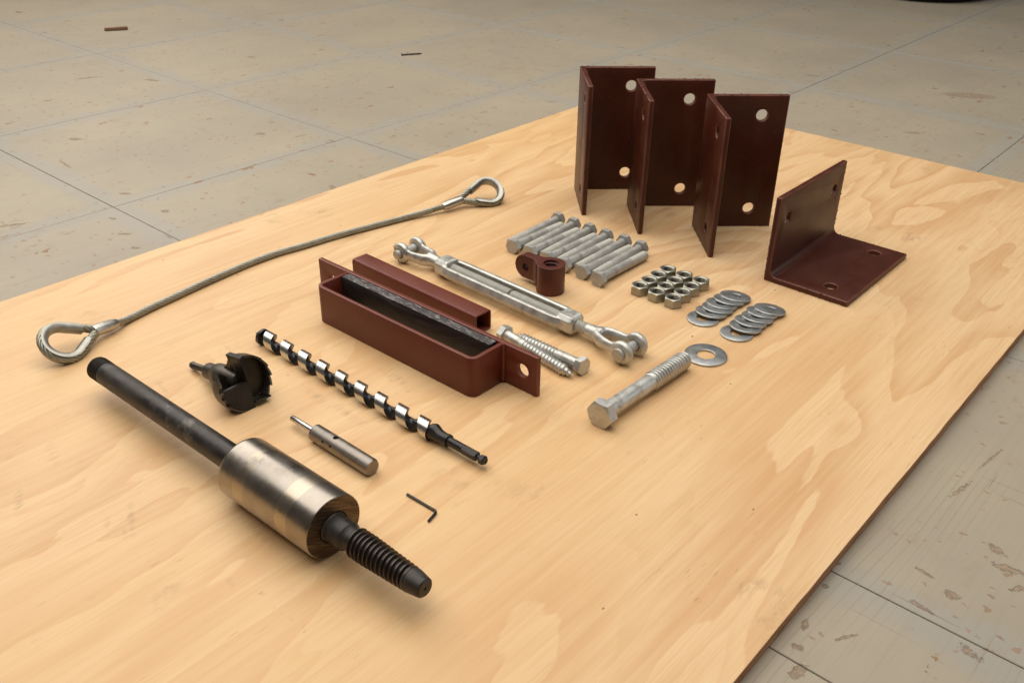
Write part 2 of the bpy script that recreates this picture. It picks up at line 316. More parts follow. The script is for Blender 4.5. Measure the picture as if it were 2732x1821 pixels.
def mat_plastic():
    g = G('sawn_black_plastic'); p = g.obj()
    n = g.noise(g.vm(p, (60, 1, 300)), 1.0, 3.0, 0.65, 1.0)
    sx, sy, sz = g.sep(p)
    arc = g.noise(g.comb(g.ma('MULTIPLY', g.ma('SUBTRACT', sz, g.ma('MULTIPLY', g.ma('MULTIPLY', sx, sx), 2.0)), 420.0), g.ma('MULTIPLY', sx, 9.0), 0.0), 1.0, 3.0, 0.6)
    c = g.mix(g.mp(arc, 0.45, 0.72), (0.010, 0.008, 0.008), (0.062, 0.053, 0.052))
    return g.out(c, g.mp(arc, 0.4, 0.7, 0.42, 0.55), 0.0, g.bump(arc, 0.0002, 0.8), spec=0.5)
PLAST = mat_plastic()
def mat_film():
    g = G('scuffed_plastic_top'); p = g.obj()
    q = g.vm(p, (1, 1.0, 1)); x, y, z = g.sep(q)
    t = g.noise(g.comb(g.ma('ADD', g.ma('MULTIPLY', x, 30.0), g.ma('MULTIPLY', y, 300.0)), g.ma('MULTIPLY', g.ma('SUBTRACT', x, y), 70.0), 0.0), 1.0, 3.0, 0.65, 1.4)
    f = g.mp(t, 0.50, 0.66)
    c = g.mix(f, (0.040, 0.034, 0.034), (0.30, 0.275, 0.26))
    return g.out(c, g.mp(f, 0, 1, 0.35, 0.5), 0.0, g.bump(t, 0.0001, 0.6), spec=0.6)
FILM = mat_film()
SPLINT = mat_ply((0.30, 0.17, 0.09), (0.12, 0.055, 0.028), 'splinter_wood')
RUST = mat_metal('dull_nail', (0.06, 0.05, 0.045), (0.11, 0.095, 0.08), 0.5, 0.7, 80.0, 0.6)
CHIP = mat_dark('wood_chip', (0.10, 0.05, 0.025))
RUBBER = mat_dark('black_rubber', (0.012, 0.011, 0.011), 0.7)

# ------------------------------------------------------------------ mesh helpers
def tag(o, label=None, cat=None, group=None, kind=None):
    for k, v in (('label', label), ('category', cat), ('group', group), ('kind', kind)):
        if v: o[k] = v
    return o
def link(name, me, parent=None, mats=None, mw=None, ang=38):
    if mats:
        for q in (mats if isinstance(mats, (list, tuple)) else [mats]): me.materials.append(q)
    if ang:
        for f in me.polygons: f.use_smooth = True
        me.set_sharp_from_angle(angle=radians(ang))
    o = bpy.data.objects.new(name, me); col.objects.link(o)
    if mw is not None: o.matrix_local = mw
    if parent: o.parent = parent
    return o
def empty(name, loc=(0, 0, 0), mw=None):
    o = bpy.data.objects.new(name, None); col.objects.link(o); o.empty_display_size = 0.02
    if mw is not None: o.matrix_local = mw
    else: o.location = loc
    return o
def copy_tree(o, parent=None):
    c = o.copy(); col.objects.link(c)
    if parent: c.parent = parent
    for ch in list(o.children): copy_tree(ch, c)
    return c
def mesh(name, v, f, mi=None):
    me = bpy.data.meshes.new(name); me.from_pydata([tuple(q) for q in v], [], f); me.update()
    if mi: me.polygons.foreach_set('material_index', mi)
    return me
def join(name, parts):
    """parts: list of (verts, faces) -> one mesh"""
    V = []; F = []
    for v, f in parts:
        b = len(V); V += [tuple(q) for q in v]; F += [tuple(i + b for i in q) for q in f]
    return mesh(name, V, F)
def xf(part, mw):
    v, f = part
    return [mw @ Vector(q) for q in v], f
def box(c, s):
    x, y, z = c; a, b, d = s[0] / 2, s[1] / 2, s[2] / 2
    v = [(x + i * a, y + j * b, z + k * d) for i in (-1, 1) for j in (-1, 1) for k in (-1, 1)]
    return v, [(0, 1, 3, 2), (4, 6, 7, 5), (0, 4, 5, 1), (2, 3, 7, 6), (0, 2, 6, 4), (1, 5, 7, 3)]
def rings(R, cap=True, closed=False, off=0.0):
    """R: list of rings, each a list of 3-D points; joins them (axis +X)."""
    n = len(R[0]); V = [p for r in R for p in r]; F = []
    m_ = len(R)
    for i in range(m_ if closed else m_ - 1):
        a = i * n; b = ((i + 1) % m_) * n
        for j in range(n):
            k = (j + 1) % n
            F.append((a + j, b + j, b + k, a + k))
    if cap and not closed:
        F.append(tuple(range(n))); F.append(tuple(range((m_ - 1) * n, m_ * n))[::-1])
    return V, F
def rev(profile, n=32, cap=True, closed=False, ph=0.0):
    """profile (x, r) or (x, function(theta))"""
    R = []
    for x, r in profile:
        ring = []
        for j in range(n):
            t = 2 * pi * j / n + ph
            rr = r(t) if callable(r) else r
            xx = x(t) if callable(x) else x
            ring.append((xx, rr * cos(t), rr * sin(t)))
        R.append(ring)
    return rings(R, cap, closed)
def thread_prof(x0, x1, p, r0, depth, steps=6, fade=1.5, taper=None, shape='v', fade0=None):
    L = []; n = max(2, int(abs(x1 - x0) / p * steps))
    f0 = fade if fade0 is None else fade0
    for i in range(n + 1):
        x = x0 + (x1 - x0) * i / n
        def rf(t, x=x):
            u = (x / p - t / (2 * pi)) % 1.0
            if shape == 'v': g_ = abs(u - 0.5) * 2
            elif shape == 'lag': g_ = 1 - max(0, 1 - abs(u - 0.5) * 2 / 0.55) ** 1.0   # thin sharp crest, wide root
            else: g_ = min(1, max(0, (abs(u - 0.5) * 2 - 0.22) / 0.38))
            k = min(1.0, (x - x0) / (p * f0) if f0 else 1, (x1 - x) / (p * fade) if fade else 1)
            rr = r0 if taper is None else taper(x)
            return rr - depth * g_ * max(0.0, k) - depth * (1 - max(0, k)) * 0.5 * (1 if fade else 0)
        L.append((x, rf))
    return L
def helix(name, x0, x1, p, prof, rb, nt=40, spp=16, fade=0.6, crest=None, mats=None, caps=(True, True)):
    """thread whose mesh lines follow the helix; prof(u) = depth below the crest, u in 0..1; rb(x) crest radius"""
    V = []; F = []; MI = []; idx = {}; n = int((x1 - x0) / p * spp) + 1
    def rad(x, ph):
        k = min(1.0, max(0.0, (x - x0) / (p * fade))) if fade else 1.0
        k *= min(1.0, max(0.0, (x1 - x) / (p * fade))) if fade else 1.0
        dm = prof(0.5 if True else ph)
        return rb(x) - (prof(ph % 1.0) * k + (1 - k) * DM)
    DM = max(prof(q / 40) for q in range(40)) * 0.75
    for i in range(-spp, n + spp + 1):
        for j in range(nt):
            x = min(x1, max(x0, x0 + p * (i / spp + j / nt))); ph = (x - x0) / p - j / nt + 10.0
            if x0 < x < x1: ph = i / spp + 10.0
            r = rad(x, ph); th = 2 * pi * j / nt
            idx[i, j] = len(V); V.append((x, r * cos(th), r * sin(th)))
    for i in range(-spp, n):
        for j in range(nt):
            q = (idx[i, j], idx[i + 1, j], idx[i + 1, j + 1], idx[i, j + 1]) if j + 1 < nt else (idx[i, j], idx[i + 1, j], idx[i + 1 + spp, 0], idx[i + spp, 0])
            xs = [V[a][0] for a in q]
            if max(xs) - min(xs) < 1e-9: continue
            F.append(q); u = ((i + 0.5) / spp) % 1.0; MI.append(1 if (crest and min(u, 1 - u) < crest) else 0)
    for x_, c_ in ((x0, caps[0]), (x1, caps[1])):
        if not c_: continue
        b_ = len(V)
        for j in range(nt):
            th = 2 * pi * j / nt; r = rad(x_, (x_ - x0) / p - j / nt + 10.0); V.append((x_, r * cos(th), r * sin(th)))
        F.append(tuple(range(b_, b_ + nt))); MI.append(0)
    return fix(mesh(name, V, F, MI))
def vee(d, c=0.10):
    return lambda u: d * min(1.0, max(0.0, (min(u, 1 - u) * 2 - c) / (1 - c - 0.06)))
def rnd_(d, c=0.16, w=0.34):
    return lambda u: d * sin(min(1.0, max(0.0, (min(u, 1 - u) * 2 - c) / w)) * pi / 2)
def hexr(af):
    return lambda t: (af / 2) / cos(((t + pi / 6) % (pi / 3)) - pi / 6)
def frame(p0, p1, roll=0.0):
    """matrix: origin p0, +X along p1-p0, Z kept up"""
    x = (Vector(p1) - Vector(p0)).normalized(); up = Vector((0, 0, 1))
    y = up.cross(x).normalized(); z = x.cross(y)
    return Matrix.Translation(Vector(p0)) @ Matrix((x, y, z)).transposed().to_4x4() @ Matrix.Rotation(roll, 4, 'X')
def sweep(path, sect, closed=False, ups=None, caps=True):
    """sect(i) -> list of (a, b); a along side, b along up"""
    n = len(path); P = [Vector(p) for p in path]; R = []
    up = Vector((0, 0, 1)) if ups is None else None
    for i in range(n):
        if closed: t = P[(i + 1) % n] - P[i - 1]
        else: t = P[min(i + 1, n - 1)] - P[max(i - 1, 0)]
        t.normalize()
        u = ups if (ups is not None) else up
        s = t.cross(u).normalized(); uu = s.cross(t)
        R.append([P[i] + s * a + uu * b for a, b in (sect(i) if callable(sect) else sect)])
    return rings(R, caps, closed)
def circ(r, n=12, ph=0): return [(r * cos(2 * pi * j / n + ph), r * sin(2 * pi * j / n + ph)) for j in range(n)]
def fix(me):
    bm = bmesh.new(); bm.from_mesh(me); bmesh.ops.recalc_face_normals(bm, faces=bm.faces); bm.to_mesh(me); bm.free(); return me
def bake(me, mods):
    """mods: list of (type, dict); returns evaluated mesh"""
    me.materials.append(SUB); me.materials.append(SUB)
    o = bpy.data.objects.new('tmp', me); col.objects.link(o); tmp = []
    for t, d in mods:
        md = o.modifiers.new('m', t)
        for k, v in d.items():
            if k == 'cut':
                c = bpy.data.objects.new('tmpc', fix(v)); col.objects.link(c); tmp.append(c)
                md.object = c; md.operation = 'DIFFERENCE'; md.solver = 'EXACT'
            else: setattr(md, k, v)
    dg = bpy.context.evaluated_depsgraph_get(); dg.update()
    r = bpy.data.meshes.new_from_object(o.evaluated_get(dg))
    for q in tmp + [o]: bpy.data.objects.remove(q)
    mi_ = [f.material_index for f in r.polygons]
    r.materials.clear()
    r.polygons.foreach_set('material_index', mi_)
    return r
BEV = lambda w, s=2, a=30: ('BEVEL', dict(width=w, segments=s, limit_method='ANGLE', angle_limit=radians(a), harden_normals=False))
def BEVM(w, s=2, a=30):
    b = BEV(w, s, a); b[1]['material'] = 1; return b
def cyl(p0, p1, r, n=32):
    L = (Vector(p1) - Vector(p0)).length
    x = (Vector(p1) - Vector(p0)).normalized(); q = x.to_track_quat('X', 'Z').to_matrix().to_4x4()
    return xf(rev([(0, r), (L, r)], n), Matrix.Translation(Vector(p0)) @ q)
def extrude(poly, y0, y1):
    """poly in (x, z), extruded along y"""
    n = len(poly); v = [(a, y0, b) for a, b in poly] + [(a, y1, b) for a, b in poly]
    f = [tuple(range(n)), tuple(range(n, 2 * n))[::-1]] + [(i, i + n, (i + 1) % n + n, (i + 1) % n) for i in range(n)]
    return v, f
def text_mesh(s, size, depth):
    c = bpy.data.curves.new('txt', 'FONT'); c.body = s; c.size = size; c.extrude = depth; c.align_x = 'CENTER'; c.align_y = 'CENTER'
    o = bpy.data.objects.new('t', c); col.objects.link(o)
    dg = bpy.context.evaluated_depsgraph_get(); dg.update()
    me = bpy.data.meshes.new_from_object(o.evaluated_get(dg)); bpy.data.objects.remove(o)
    return me

# ------------------------------------------------------------------ floor of painted square panels
PITCH = 0.593; GX = -0.515; GY = 0.777; ZF = -0.017
fl = link('floor', mesh('floor', *box((-2.4, 3.2, ZF - 0.020), (14, 14, 0.012))), None, SUB, ang=0)
tag(fl, kind='structure')
def panel_mesh(sx, sy, cx=0, cy=0, name='floor_panel'):
    gap = 0.0014
    me = fix(mesh(name, *box((cx, cy, -0.007), (sx - gap, sy - gap, 0.014))))
    return bake(me, [BEV(0.0007, 1)])
pm = panel_mesh(PITCH, PITCH); pm.materials.append(FLOOR)
for i in range(-10, 4):
    for j in range(-3, 11):
        cx = GX + (i + 0.5) * PITCH; cy = GY + (j + 0.5) * PITCH
        if i >= 0 and j == -1:
            # this row is cut once more by a narrow strip
            for (y0, y1) in ((GY - PITCH, 0.640), (0.640, GY)):
                mm = panel_mesh(PITCH, y1 - y0, 0, (y0 + y1) / 2 - cy); mm.materials.append(FLOOR)
                o = bpy.data.objects.new('floor_panel', mm); col.objects.link(o); o.parent = fl; o.location = (cx, cy, ZF)
            continue
        o = bpy.data.objects.new('floor_panel', pm); col.objects.link(o); o.parent = fl
        o.location = (cx, cy, ZF + random.uniform(-0.0002, 0.0002))

# ------------------------------------------------------------------ plywood sheet
BX0, BX1, BY0, BY1 = -1.4285, -0.2195, -0.36, 2.1075
sheet = empty('plywood_sheet', (0, 0, ZF))
tag(sheet, 'thin pale pine plywood sheet lying on the grey floor under all the hardware', 'plywood sheet')
def slab(name, z0, z1, inset, mat, seed):
    rnd = random.Random(seed); N = 140; pts = []
    def ed(a, b, n, nx, ny):
        for i in range(n):
            t = i / n; jit = rnd.uniform(-0.00035, 0.00035) - inset
            pts.append((a[0] + (b[0] - a[0]) * t + nx * jit, a[1] + (b[1] - a[1]) * t + ny * jit))
    ed((BX0, BY0), (BX1, BY0), 40, 0, -1); ed((BX1, BY0), (BX1, BY1), N, 1, 0); ed((BX1, BY1), (BX0, BY1), 60, 0, 1); ed((BX0, BY1), (BX0, BY0), N, -1, 0)
    n = len(pts); v = [(x, y, z0 - ZF) for x, y in pts] + [(x, y, z1 - ZF) for x, y in pts]
    f = [tuple(range(n))[::-1], tuple(range(n, 2 * n))] + [(i, (i + 1) % n, (i + 1) % n + n, i + n) for i in range(n)]
    return link(name, mesh(name, v, f), sheet, mat, ang=30)
slab('face_veneer', -0.0022, 0.0, 0.0, WOOD, 1)
zz = -0.0022
for k in range(5):
    z2 = zz - 0.0029
    slab('inner_ply', z2, zz, 0.0004 + 0.0003 * (k % 2), PLY_A if k % 2 == 0 else PLY_B, 2 + k); zz = z2

# ------------------------------------------------------------------ sliding hammer: pipe, sleeve, threaded nose
AX = 0.0360
t = empty('slide_hammer', (-0.762, 0.4325, 0)); tag(t, 'black pipe through a thick turned steel sleeve, with a coarse black threaded nose', 'slide hammer')
HM = lambda x: Matrix.Translation((x + 0.762, 0.0 + 0.0, AX)) @ Matrix.Rotation(radians(1.0), 4, 'Z')
hm = Matrix.Translation((0, 0, AX)) @ Matrix.Rotation(radians(0.95), 4, 'Z')
P = lambda x: x + 0.762
pr = rev([(P(-1.0555), 0.0151), (P(-1.052), 0.0155), (P(-0.60), 0.0155)], 48)
link('pipe', fix(mesh('pipe', *pr)), t, PIPE, hm)
link('pipe_thread', helix('pipe_thread', P(-1.0785), P(-1.0556), 0.0029, vee(0.0018), lambda x: 0.0156, 40, 12, 0.3), t, THREADK, hm, ang=30)
sl = [(0.0, 0.018), (0.0, 0.0349), (0.0008, 0.0357), (0.0040, 0.0360), (P(-0.6145), 0.0360), (P(-0.6125), 0.0356), (P(-0.6121), 0.0350)]
link('sleeve', fix(mesh('sleeve', *rev(sl, 96, cap=False))), t, SLEEVE, hm, ang=50)
link('sleeve_face', fix(mesh('sleeve_face', *rev([(P(-0.6121), 0.03505), (P(-0.6119), 0.0346), (P(-0.6119), 0.0182), (P(-0.6160), 0.0176), (P(-0.6160), 0.0150)], 64, cap=False))), t, SAWN, hm, ang=20)
nose = [(P(-0.618), 0.0168), (P(-0.6115), 0.0168), (P(-0.6105), 0.0160), (P(-0.6100), 0.0157), (P(-0.5900), 0.0156), (P(-0.5892), 0.0154), (P(-0.5888), 0.0150), (P(-0.5852), 0.0131), (P(-0.5845), 0.0128), (P(-0.5770), 0.0126)]
link('collar', fix(mesh('collar', *rev(nose, 48))), t, PIPE, hm, ang=18)
tpr = lambda x: 0.0160 if x < P(-0.560) else 0.0160 - 0.0026 * ((x - P(-0.560)) / 0.058)
link('nose_thread', helix('nose_thread', P(-0.5775), P(-0.4955), 0.0058, rnd_(0.0034, 0.13, 0.40), tpr, 56, 20, 0.12, crest=0.075), t, [THREADK, WORN], hm, ang=28)
tipp = [(P(-0.503), 0.0122), (P(-0.4958), 0.0128), (P(-0.4815), 0.0104), (P(-0.4800), 0.0088), (P(-0.4800), 0.0020), (P(-0.4815), 0.0012)]
link('nose_tip', fix(mesh('nose_tip', *rev(tipp, 48))), t, PIPE, hm, ang=25)

# ------------------------------------------------------------------ small pilot holder
R_ = 0.0108
t = empty('pilot_holder', mw=frame((-0.7862, 0.5468, R_), (-0.6824, 0.5468, R_)))
tag(t, 'short grey steel cylinder with a thin bright pin in its end, beside the sleeve', 'pin holder')
me = fix(mesh('body', *rev([(0, 0.0040), (0, 0.0100), (0.0008, 0.0108), (0.1022, 0.0108), (0.1048, 0.0094), (0.1048, 0.002)], 64)))
cut = join('c', [cyl((0.0395, 0.0010, 0.006), (0.0395, 0.0010, 0.02), 0.0036, 24),
                 cyl((0.0265, -0.003, 0.0028), (0.0265, -0.014, 0.0050), 0.0018, 18), cyl((0.0405, -0.003, 0.0028), (0.0405, -0.014, 0.0050), 0.0018, 18)])
link('body', bake(me, [('BOOLEAN', dict(cut=cut))]), t, STEEL, ang=30)
link('pin', fix(mesh('pin', *rev([(0.004, 0.0040), (-0.0445, 0.0040), (-0.0455, 0.0034), (-0.0455, 0.001)], 32))), t, GROUND)
link('grub_screw', fix(mesh('gs', *cyl((0.0395, 0.001, 0.004), (0.0395, 0.001, 0.0078), 0.0034, 6))), t, BLACKOX)
for dx in (0.0265, 0.0405):
    link('set_screw', fix(mesh('ss', *cyl((dx, -0.002, 0.0026), (dx, -0.0070, 0.0036), 0.0017, 6))), t, GROUND)

# ------------------------------------------------------------------ hex key
kp = []
A = Vector((-0.6258, 0.5485, 0.00175)); B = Vector((-0.5795, 0.5500, 0.00175)); Cc = Vector((-0.5752, 0.5328, 0.00175))
for i in range(8): kp.append(A.lerp(B, i / 8 * 0.90))
p0, p2 = A.lerp(B, 0.90), B.lerp(Cc, 0.27)
for i in range(9):
    u = i / 8; kp.append(p0 * (1 - u) ** 2 + B * 2 * u * (1 - u) + p2 * u * u)
for i in range(1, 6): kp.append(p2.lerp(Cc, i / 5))
key = link('hex_key', fix(mesh('hex_key', *sweep(kp, circ(0.00165, 6, pi / 6)))), None, BLACKOX, ang=45)
tag(key, 'small bent black hex key lying alone on the bare plywood', 'hex key')

# ------------------------------------------------------------------ ship auger
PA = 0.0391; RA = 0.0120; PHA = 0.215
t = empty('auger_bit', mw=frame((-1.0265, 0.6425, RA), (-0.59, 0.6425, RA))); tag(t, 'long spiral auger bit with bright silver lands, dark flutes and black hex shank', 'drill bit')
LF = 0.3460
def auger_r(x, th):
    # single flute: land for ~half the turn, deep U valley for the rest
    u = (x / PA - th / (2 * pi) + 0.75 + PHA) % 1.0
    if u < 0.45: return RA, 0
    v = (u - 0.45) / 0.55; q = abs(v * 2 - 1)
    d = (1 - q ** 6.0) ** 0.70
    return RA - (RA - 0.0030) * min(1, d), 1
SPP = 56; NT = 48; V = []; F = []; MI = []
i0 = -SPP; i1 = int(LF / PA * SPP) + 1; idx = {}
for i in range(i0, i1 + SPP + 1):
    for j in range(NT):
        th = 2 * pi * j / NT
        x = min(LF, max(0.0, PA * (i / SPP + j / NT)))
        rr, k = auger_r(x + 1e-7, th)
        idx[i, j] = len(V); V.append((x, rr * cos(th), rr * sin(th)))
for i in range(i0, i1):
    for j in range(NT):
        if j + 1 < NT: q = (idx[i, j], idx[i + 1, j], idx[i + 1, j + 1], idx[i, j + 1])
        else: q = (idx[i, j], idx[i + 1, j], idx[i + 1 + SPP, 0], idx[i + SPP, 0])
        xs_ = [V[a_][0] for a_ in q]
        if max(xs_) - min(xs_) < 1e-9: continue
        xm = sum(xs_) / 4
        u_ = ((i + 0.5) / SPP + 0.75 + PHA) % 1.0
        F.append(q); MI.append(0 if (u_ < 0.45 and xm > 0.0060) else 1)
for x_, e in ((0.0, 0), (LF, 1)):
    b_ = len(V)
    for j in range(NT):
        th = 2 * pi * j / NT; rr, k = auger_r(x_ + 1e-7, th); V.append((x_, rr * cos(th), rr * sin(th)))
    F.append(tuple(range(b_, b_ + NT))); MI.append(1)
me = fix(mesh('spiral', V, F, MI)); link('spiral', me, t, [GROUND, BLACKOX], ang=42)
def flare(x0, x1):
    L = []
    for i in range(14):
        u = i / 13; x = x0 + (x1 - x0) * u
        def rf(th, u=u):
            top = max(0, cos(th - pi * 0.42)) ** 2
            base = 0.0070 + 0.0014 * (1 - u)
            return base + 0.0040 * top * math.exp(-((u - 0.22) / 0.20) ** 2) + 0.0020 * (1 - u) ** 2 * (1 - top)
        L.append((x, rf))
    return L
link('neck', fix(mesh('neck', *rev(flare(0.3440, 0.3735), 40))), t, BLACKOX, ang=50)
link('collar', fix(mesh('collar', *rev([(0.3715, 0.0080), (0.3750, 0.0080), (0.3755, 0.0055)], 40))), t, BLACKOX)
link('shank', fix(mesh('shank', *rev([(0.374, 0.0058), (0.3995, 0.0058), (0.400, 0.0050)], 32))), t, BLACKOX)
hx = hexr(0.0108)
link('hex_drive', fix(mesh('hex', *rev([(0.3985, 0.004), (0.3995, lambda a: min(hx(a), 0.0058)), (0.4005, hx), (0.4205, hx), (0.4215, lambda a: min(hx(a), 0.0056)), (0.4235, 0.0034), (0.4255, 0.0034),
     (0.4272, lambda a: min(hx(a), 0.0054)), (0.4285, hx), (0.4325, hx), (0.4350, 0.0040), (0.4350, 0.0013), (0.4335, 0.001)], 48))), t, BLACKOX, ang=25)
link('cutting_nose', fix(mesh('nose', *rev([(-0.0012, 0.0040), (-0.0010, 0.0104), (0.0006, 0.0116), (0.0058, 0.0117), (0.0060, 0.0080)], 40))), t, BLACKOX, ang=30)
link('screw_point', fix(mesh('sp', *rev([(0.001, 0.0042)] + thread_prof(0.0005, -0.0145, 0.0028, 0.0040, 0.0009, 6, 0, lambda x: 0.0040 * (1 + x / 0.0165) + 0.0003, 'v', 0)[::1], 24))), t, BLACKOX)

# ------------------------------------------------------------------ saw-tooth cutter head
c0 = Vector((-0.8945, 0.5345, 0.0372)); sh = Vector((-1.0405, 0.5365, 0.0062))
fm = frame(sh, c0); Lc = (c0 - sh).length
t = empty('cutter_head', mw=fm); tag(t, 'black saw-toothed wing cutter tipped on its rim with a thin shank', 'wood cutter')
link('shank', fix(mesh('shank', *rev([(0, 0.0026), (0, 0.0046), (0.0012, 0.0054), (0.006, 0.0054), (0.0075, 0.0047), (0.046, 0.0047)], 6))), t, CUTB, ang=30)
link('hub', fix(mesh('hub', *rev([(0.0440, 0.0060), (0.0445, 0.0098), (0.0460, 0.0112), (0.0640, 0.0112), (0.0655, 0.0125), (0.0700, 0.0150), (0.0850, 0.0155), (0.0930, 0.0150), (0.1120, 0.0125), (0.1215, 0.0110), (0.1222, 0.0100), (0.1222, 0.003)], 40))), t, CUTB, ang=40)
RC = 0.0372
def wing(a0, a1, name, seed):
    """one spiral wing: dished back, saw-toothed rim wall and a flat lip on its leading side"""
    n = 110
    # shell: inner/outer surfaces over (theta, s)
    prof_o = [(0.0920, 0.0150), (0.1000, 0.0185), (0.1070, 0.0255), (0.1130, 0.0320), (0.1180, RC - 0.0008), (0.1230, RC), (0.1385, RC)]
    prof_i = [(0.1385, RC - 0.0028), (0.1215, RC - 0.0030), (0.1185, RC - 0.0060), (0.1150, 0.0290), (0.1120, 0.0190), (0.1100, 0.0100)]
    V = []; cols = []
    for i in range(n + 1):
        th = a0 + (a1 - a0) * i / n; dg = math.degrees(th)
        if name == 'wing':
            k = (dg + 48) / 22.0; s_ = k % 1.0
            front = 0.0068 * (1 - s_) if dg < 66 else 0.0045
            back = 0.0
        else:
            k = (dg - 160) / 17.0; s_ = k % 1.0
            front = 0.0070 * (1 - s_) if 160 < dg < 212 else (0.0035 if dg >= 212 else 0.008)
            back = -0.030 * max(0.0, (164 - dg) / 44.0) ** 0.8
        colm = []
        for (x, r) in prof_o + prof_i:
            xx = x
            if x > 0.138: xx = max(0.1155, x + front - 0.0045 + back)
            elif x > 0.119 and back: xx = max(0.1135, x + back * 0.45)
            colm.append((xx, r * cos(th), r * sin(th)))
        cols.append(colm)
    return fix(mesh(name, *rings(cols, True, False)))
# theta measured from +Y (far side) towards +Z
link('saw_wing', wing(radians(-48), radians(95), 'wing', 3), t, CUTB, ang=30)
link('saw_wing', wing(radians(138), radians(278), 'wing2', 4), t, CUTB, ang=30)
def lip(th, r0, r1, x0, x1, th_side, w=0.0075):
    d = Vector((0, cos(th), sin(th))); s = Vector((0, -sin(th), cos(th))) * th_side
    v = []
    for r, xa in ((r0, x0), (r1, x0 - 0.008)):
        for q in (0, w):
            for x in (xa, x1 - (0.004 if r == r1 and q else 0)):
                p_ = d * r + s * q; v.append((x, p_.y, p_.z))
    return v, [(0, 1, 3, 2), (4, 6, 7, 5), (0, 4, 5, 1), (2, 3, 7, 6), (0, 2, 6, 4), (1, 5, 7, 3)]
link('cutting_lip', bake(fix(mesh('lip', *lip(radians(95), 0.0030, RC + 0.0003, 0.118, 0.1445, -1))), [BEV(0.0005, 1)]), t, CUTTER)
def plate(a0, a1, r1, x, th, inner, tilt=0.0):
    n = 20
    pts = list(inner) + [(r1 * cos(a0 + (a1 - a0) * i / n), r1 * sin(a0 + (a1 - a0) * i / n)) for i in range(n + 1)]
    v = [(x - tilt * p[1], *p) for p in pts] + [(x - th, *p) for p in pts]
    k = len(pts)
    f = [tuple(range(k)), tuple(range(k, 2 * k))[::-1]] + [(i, i + k, (i + 1) % k + k, (i + 1) % k) for i in range(k)]
    return v, f
link('cutting_plate', bake(fix(mesh('plate', *plate(radians(178), radians(278), RC - 0.0032, 0.1340, 0.0060, [(0.0052, 0.0015)], 0.12))), [BEV(0.0005, 1)]), t, CUTTER)
link('cutting_plate', bake(fix(mesh('plate', *plate(radians(-48), radians(94), RC - 0.0034, 0.1260, 0.0040, [(-0.0030, 0.0), (0.0060, 0.0), (0.0060, -0.0262)]))), [BEV(0.0005, 1)]), t, CUTTER)
link('underside', bake(fix(mesh('under', *box((0.1315, 0.0165, -0.0282), (0.020, 0.0225, 0.0024)))), [BEV(0.0004, 1)]), t, CUTTER)
link('bore_shade_disc', fix(mesh('bore', *rev([(0.1212, 0.0046), (0.1226, 0.0046), (0.1226, 0.001)], 32))), t, BLACKOX)  # solid black disc on the hub, stands in for the dark inside of the hole

# ------------------------------------------------------------------ welded box bracket with flanges
H = 0.060
t = empty('box_bracket', (-0.862, 0.775, 0)); tag(t, 'open rectangular red-brown steel box with flat drilled flanges, standing on edge', 'steel bracket')
def rounded_u(x0, x1, y0, y1, r, th, n=8):
    """U channel open toward +y: outer path then inner path"""
    out = [(x0, y1)]; inn = [(x0 + th, y1)]
    def arc(cx, cy, rr, a0, a1): return [(cx + rr * cos(radians(a0 + (a1 - a0) * i / n)), cy + rr * sin(radians(a0 + (a1 - a0) * i / n))) for i in range(n + 1)]
    out += arc(x0 + r, y0 + r, r, 180, 270) + arc(x1 - r, y0 + r, r, 270, 360) + [(x1, y1)]
    ri = max(0.001, r - th)
    inn += arc(x0 + th + ri, y0 + th + ri, ri, 180, 270) + arc(x1 - th - ri, y0 + th + ri, ri, 270, 360) + [(x1 - th, y1)]
    return out + inn[::-1]
def vext(poly, z0, z1, off=(0, 0)):
    n = len(poly); v = [(a - off[0], b - off[1], z0) for a, b in poly] + [(a - off[0], b - off[1], z1) for a, b in poly]
    f = [tuple(range(n))[::-1], tuple(range(n, 2 * n))] + [(i, (i + 1) % n, (i + 1) % n + n, i + n) for i in range(n)]
    return v, f
O2 = (-0.862, 0.775)
u = fix(mesh('channel', *vext(rounded_u(-1.0225, -0.7035, 0.7400, 0.7990, 0.0125, 0.0060), 0.0, H, O2)))
link('channel', bake(u, [BEVM(0.0013, 2)]), t, [PRIMER, PEDGE], ang=40)
pl = fix(mesh('flat', *box(((-1.0895 - 0.6450) / 2 + 0.862, 0.8035 - 0.775, H / 2), (1.0895 - 0.6450, 0.0078, H))))
cut = join('c', [cyl((-0.6700 + 0.862, -0.1, 0.031), (-0.6700 + 0.862, 0.1, 0.031), 0.0098, 40), cyl((-1.0565 + 0.862, -0.1, 0.031), (-1.0565 + 0.862, 0.1, 0.031), 0.0098, 40)])
link('flange_plate', bake(pl, [('BOOLEAN', dict(cut=cut)), BEVM(0.0012, 2)]), t, [PRIMER, PEDGE], ang=40)
for xx, sg in ((-0.7025, 1), (-1.0235, -1)):
    pts = [(xx + 0.862, 0.0245 - 0.001, 0.002 + (H - 0.0015) * i / 30) for i in range(31)]
    rr = random.Random(5)
    sec = [[(0.0034 + rr.uniform(-0.0003, 0.0003)) * (1 if 0 < i < 30 else 0.6)] for i in range(31)]
    V, F = rings([[(p[0] + s[0] * cos(2 * pi * j / 10), p[1] + s[0] * sin(2 * pi * j / 10), p[2]) for j in range(10)] for p, s in zip(pts, sec)])
    link('weld_bead', fix(mesh('weld', V, F)), t, PRIMER, ang=60)

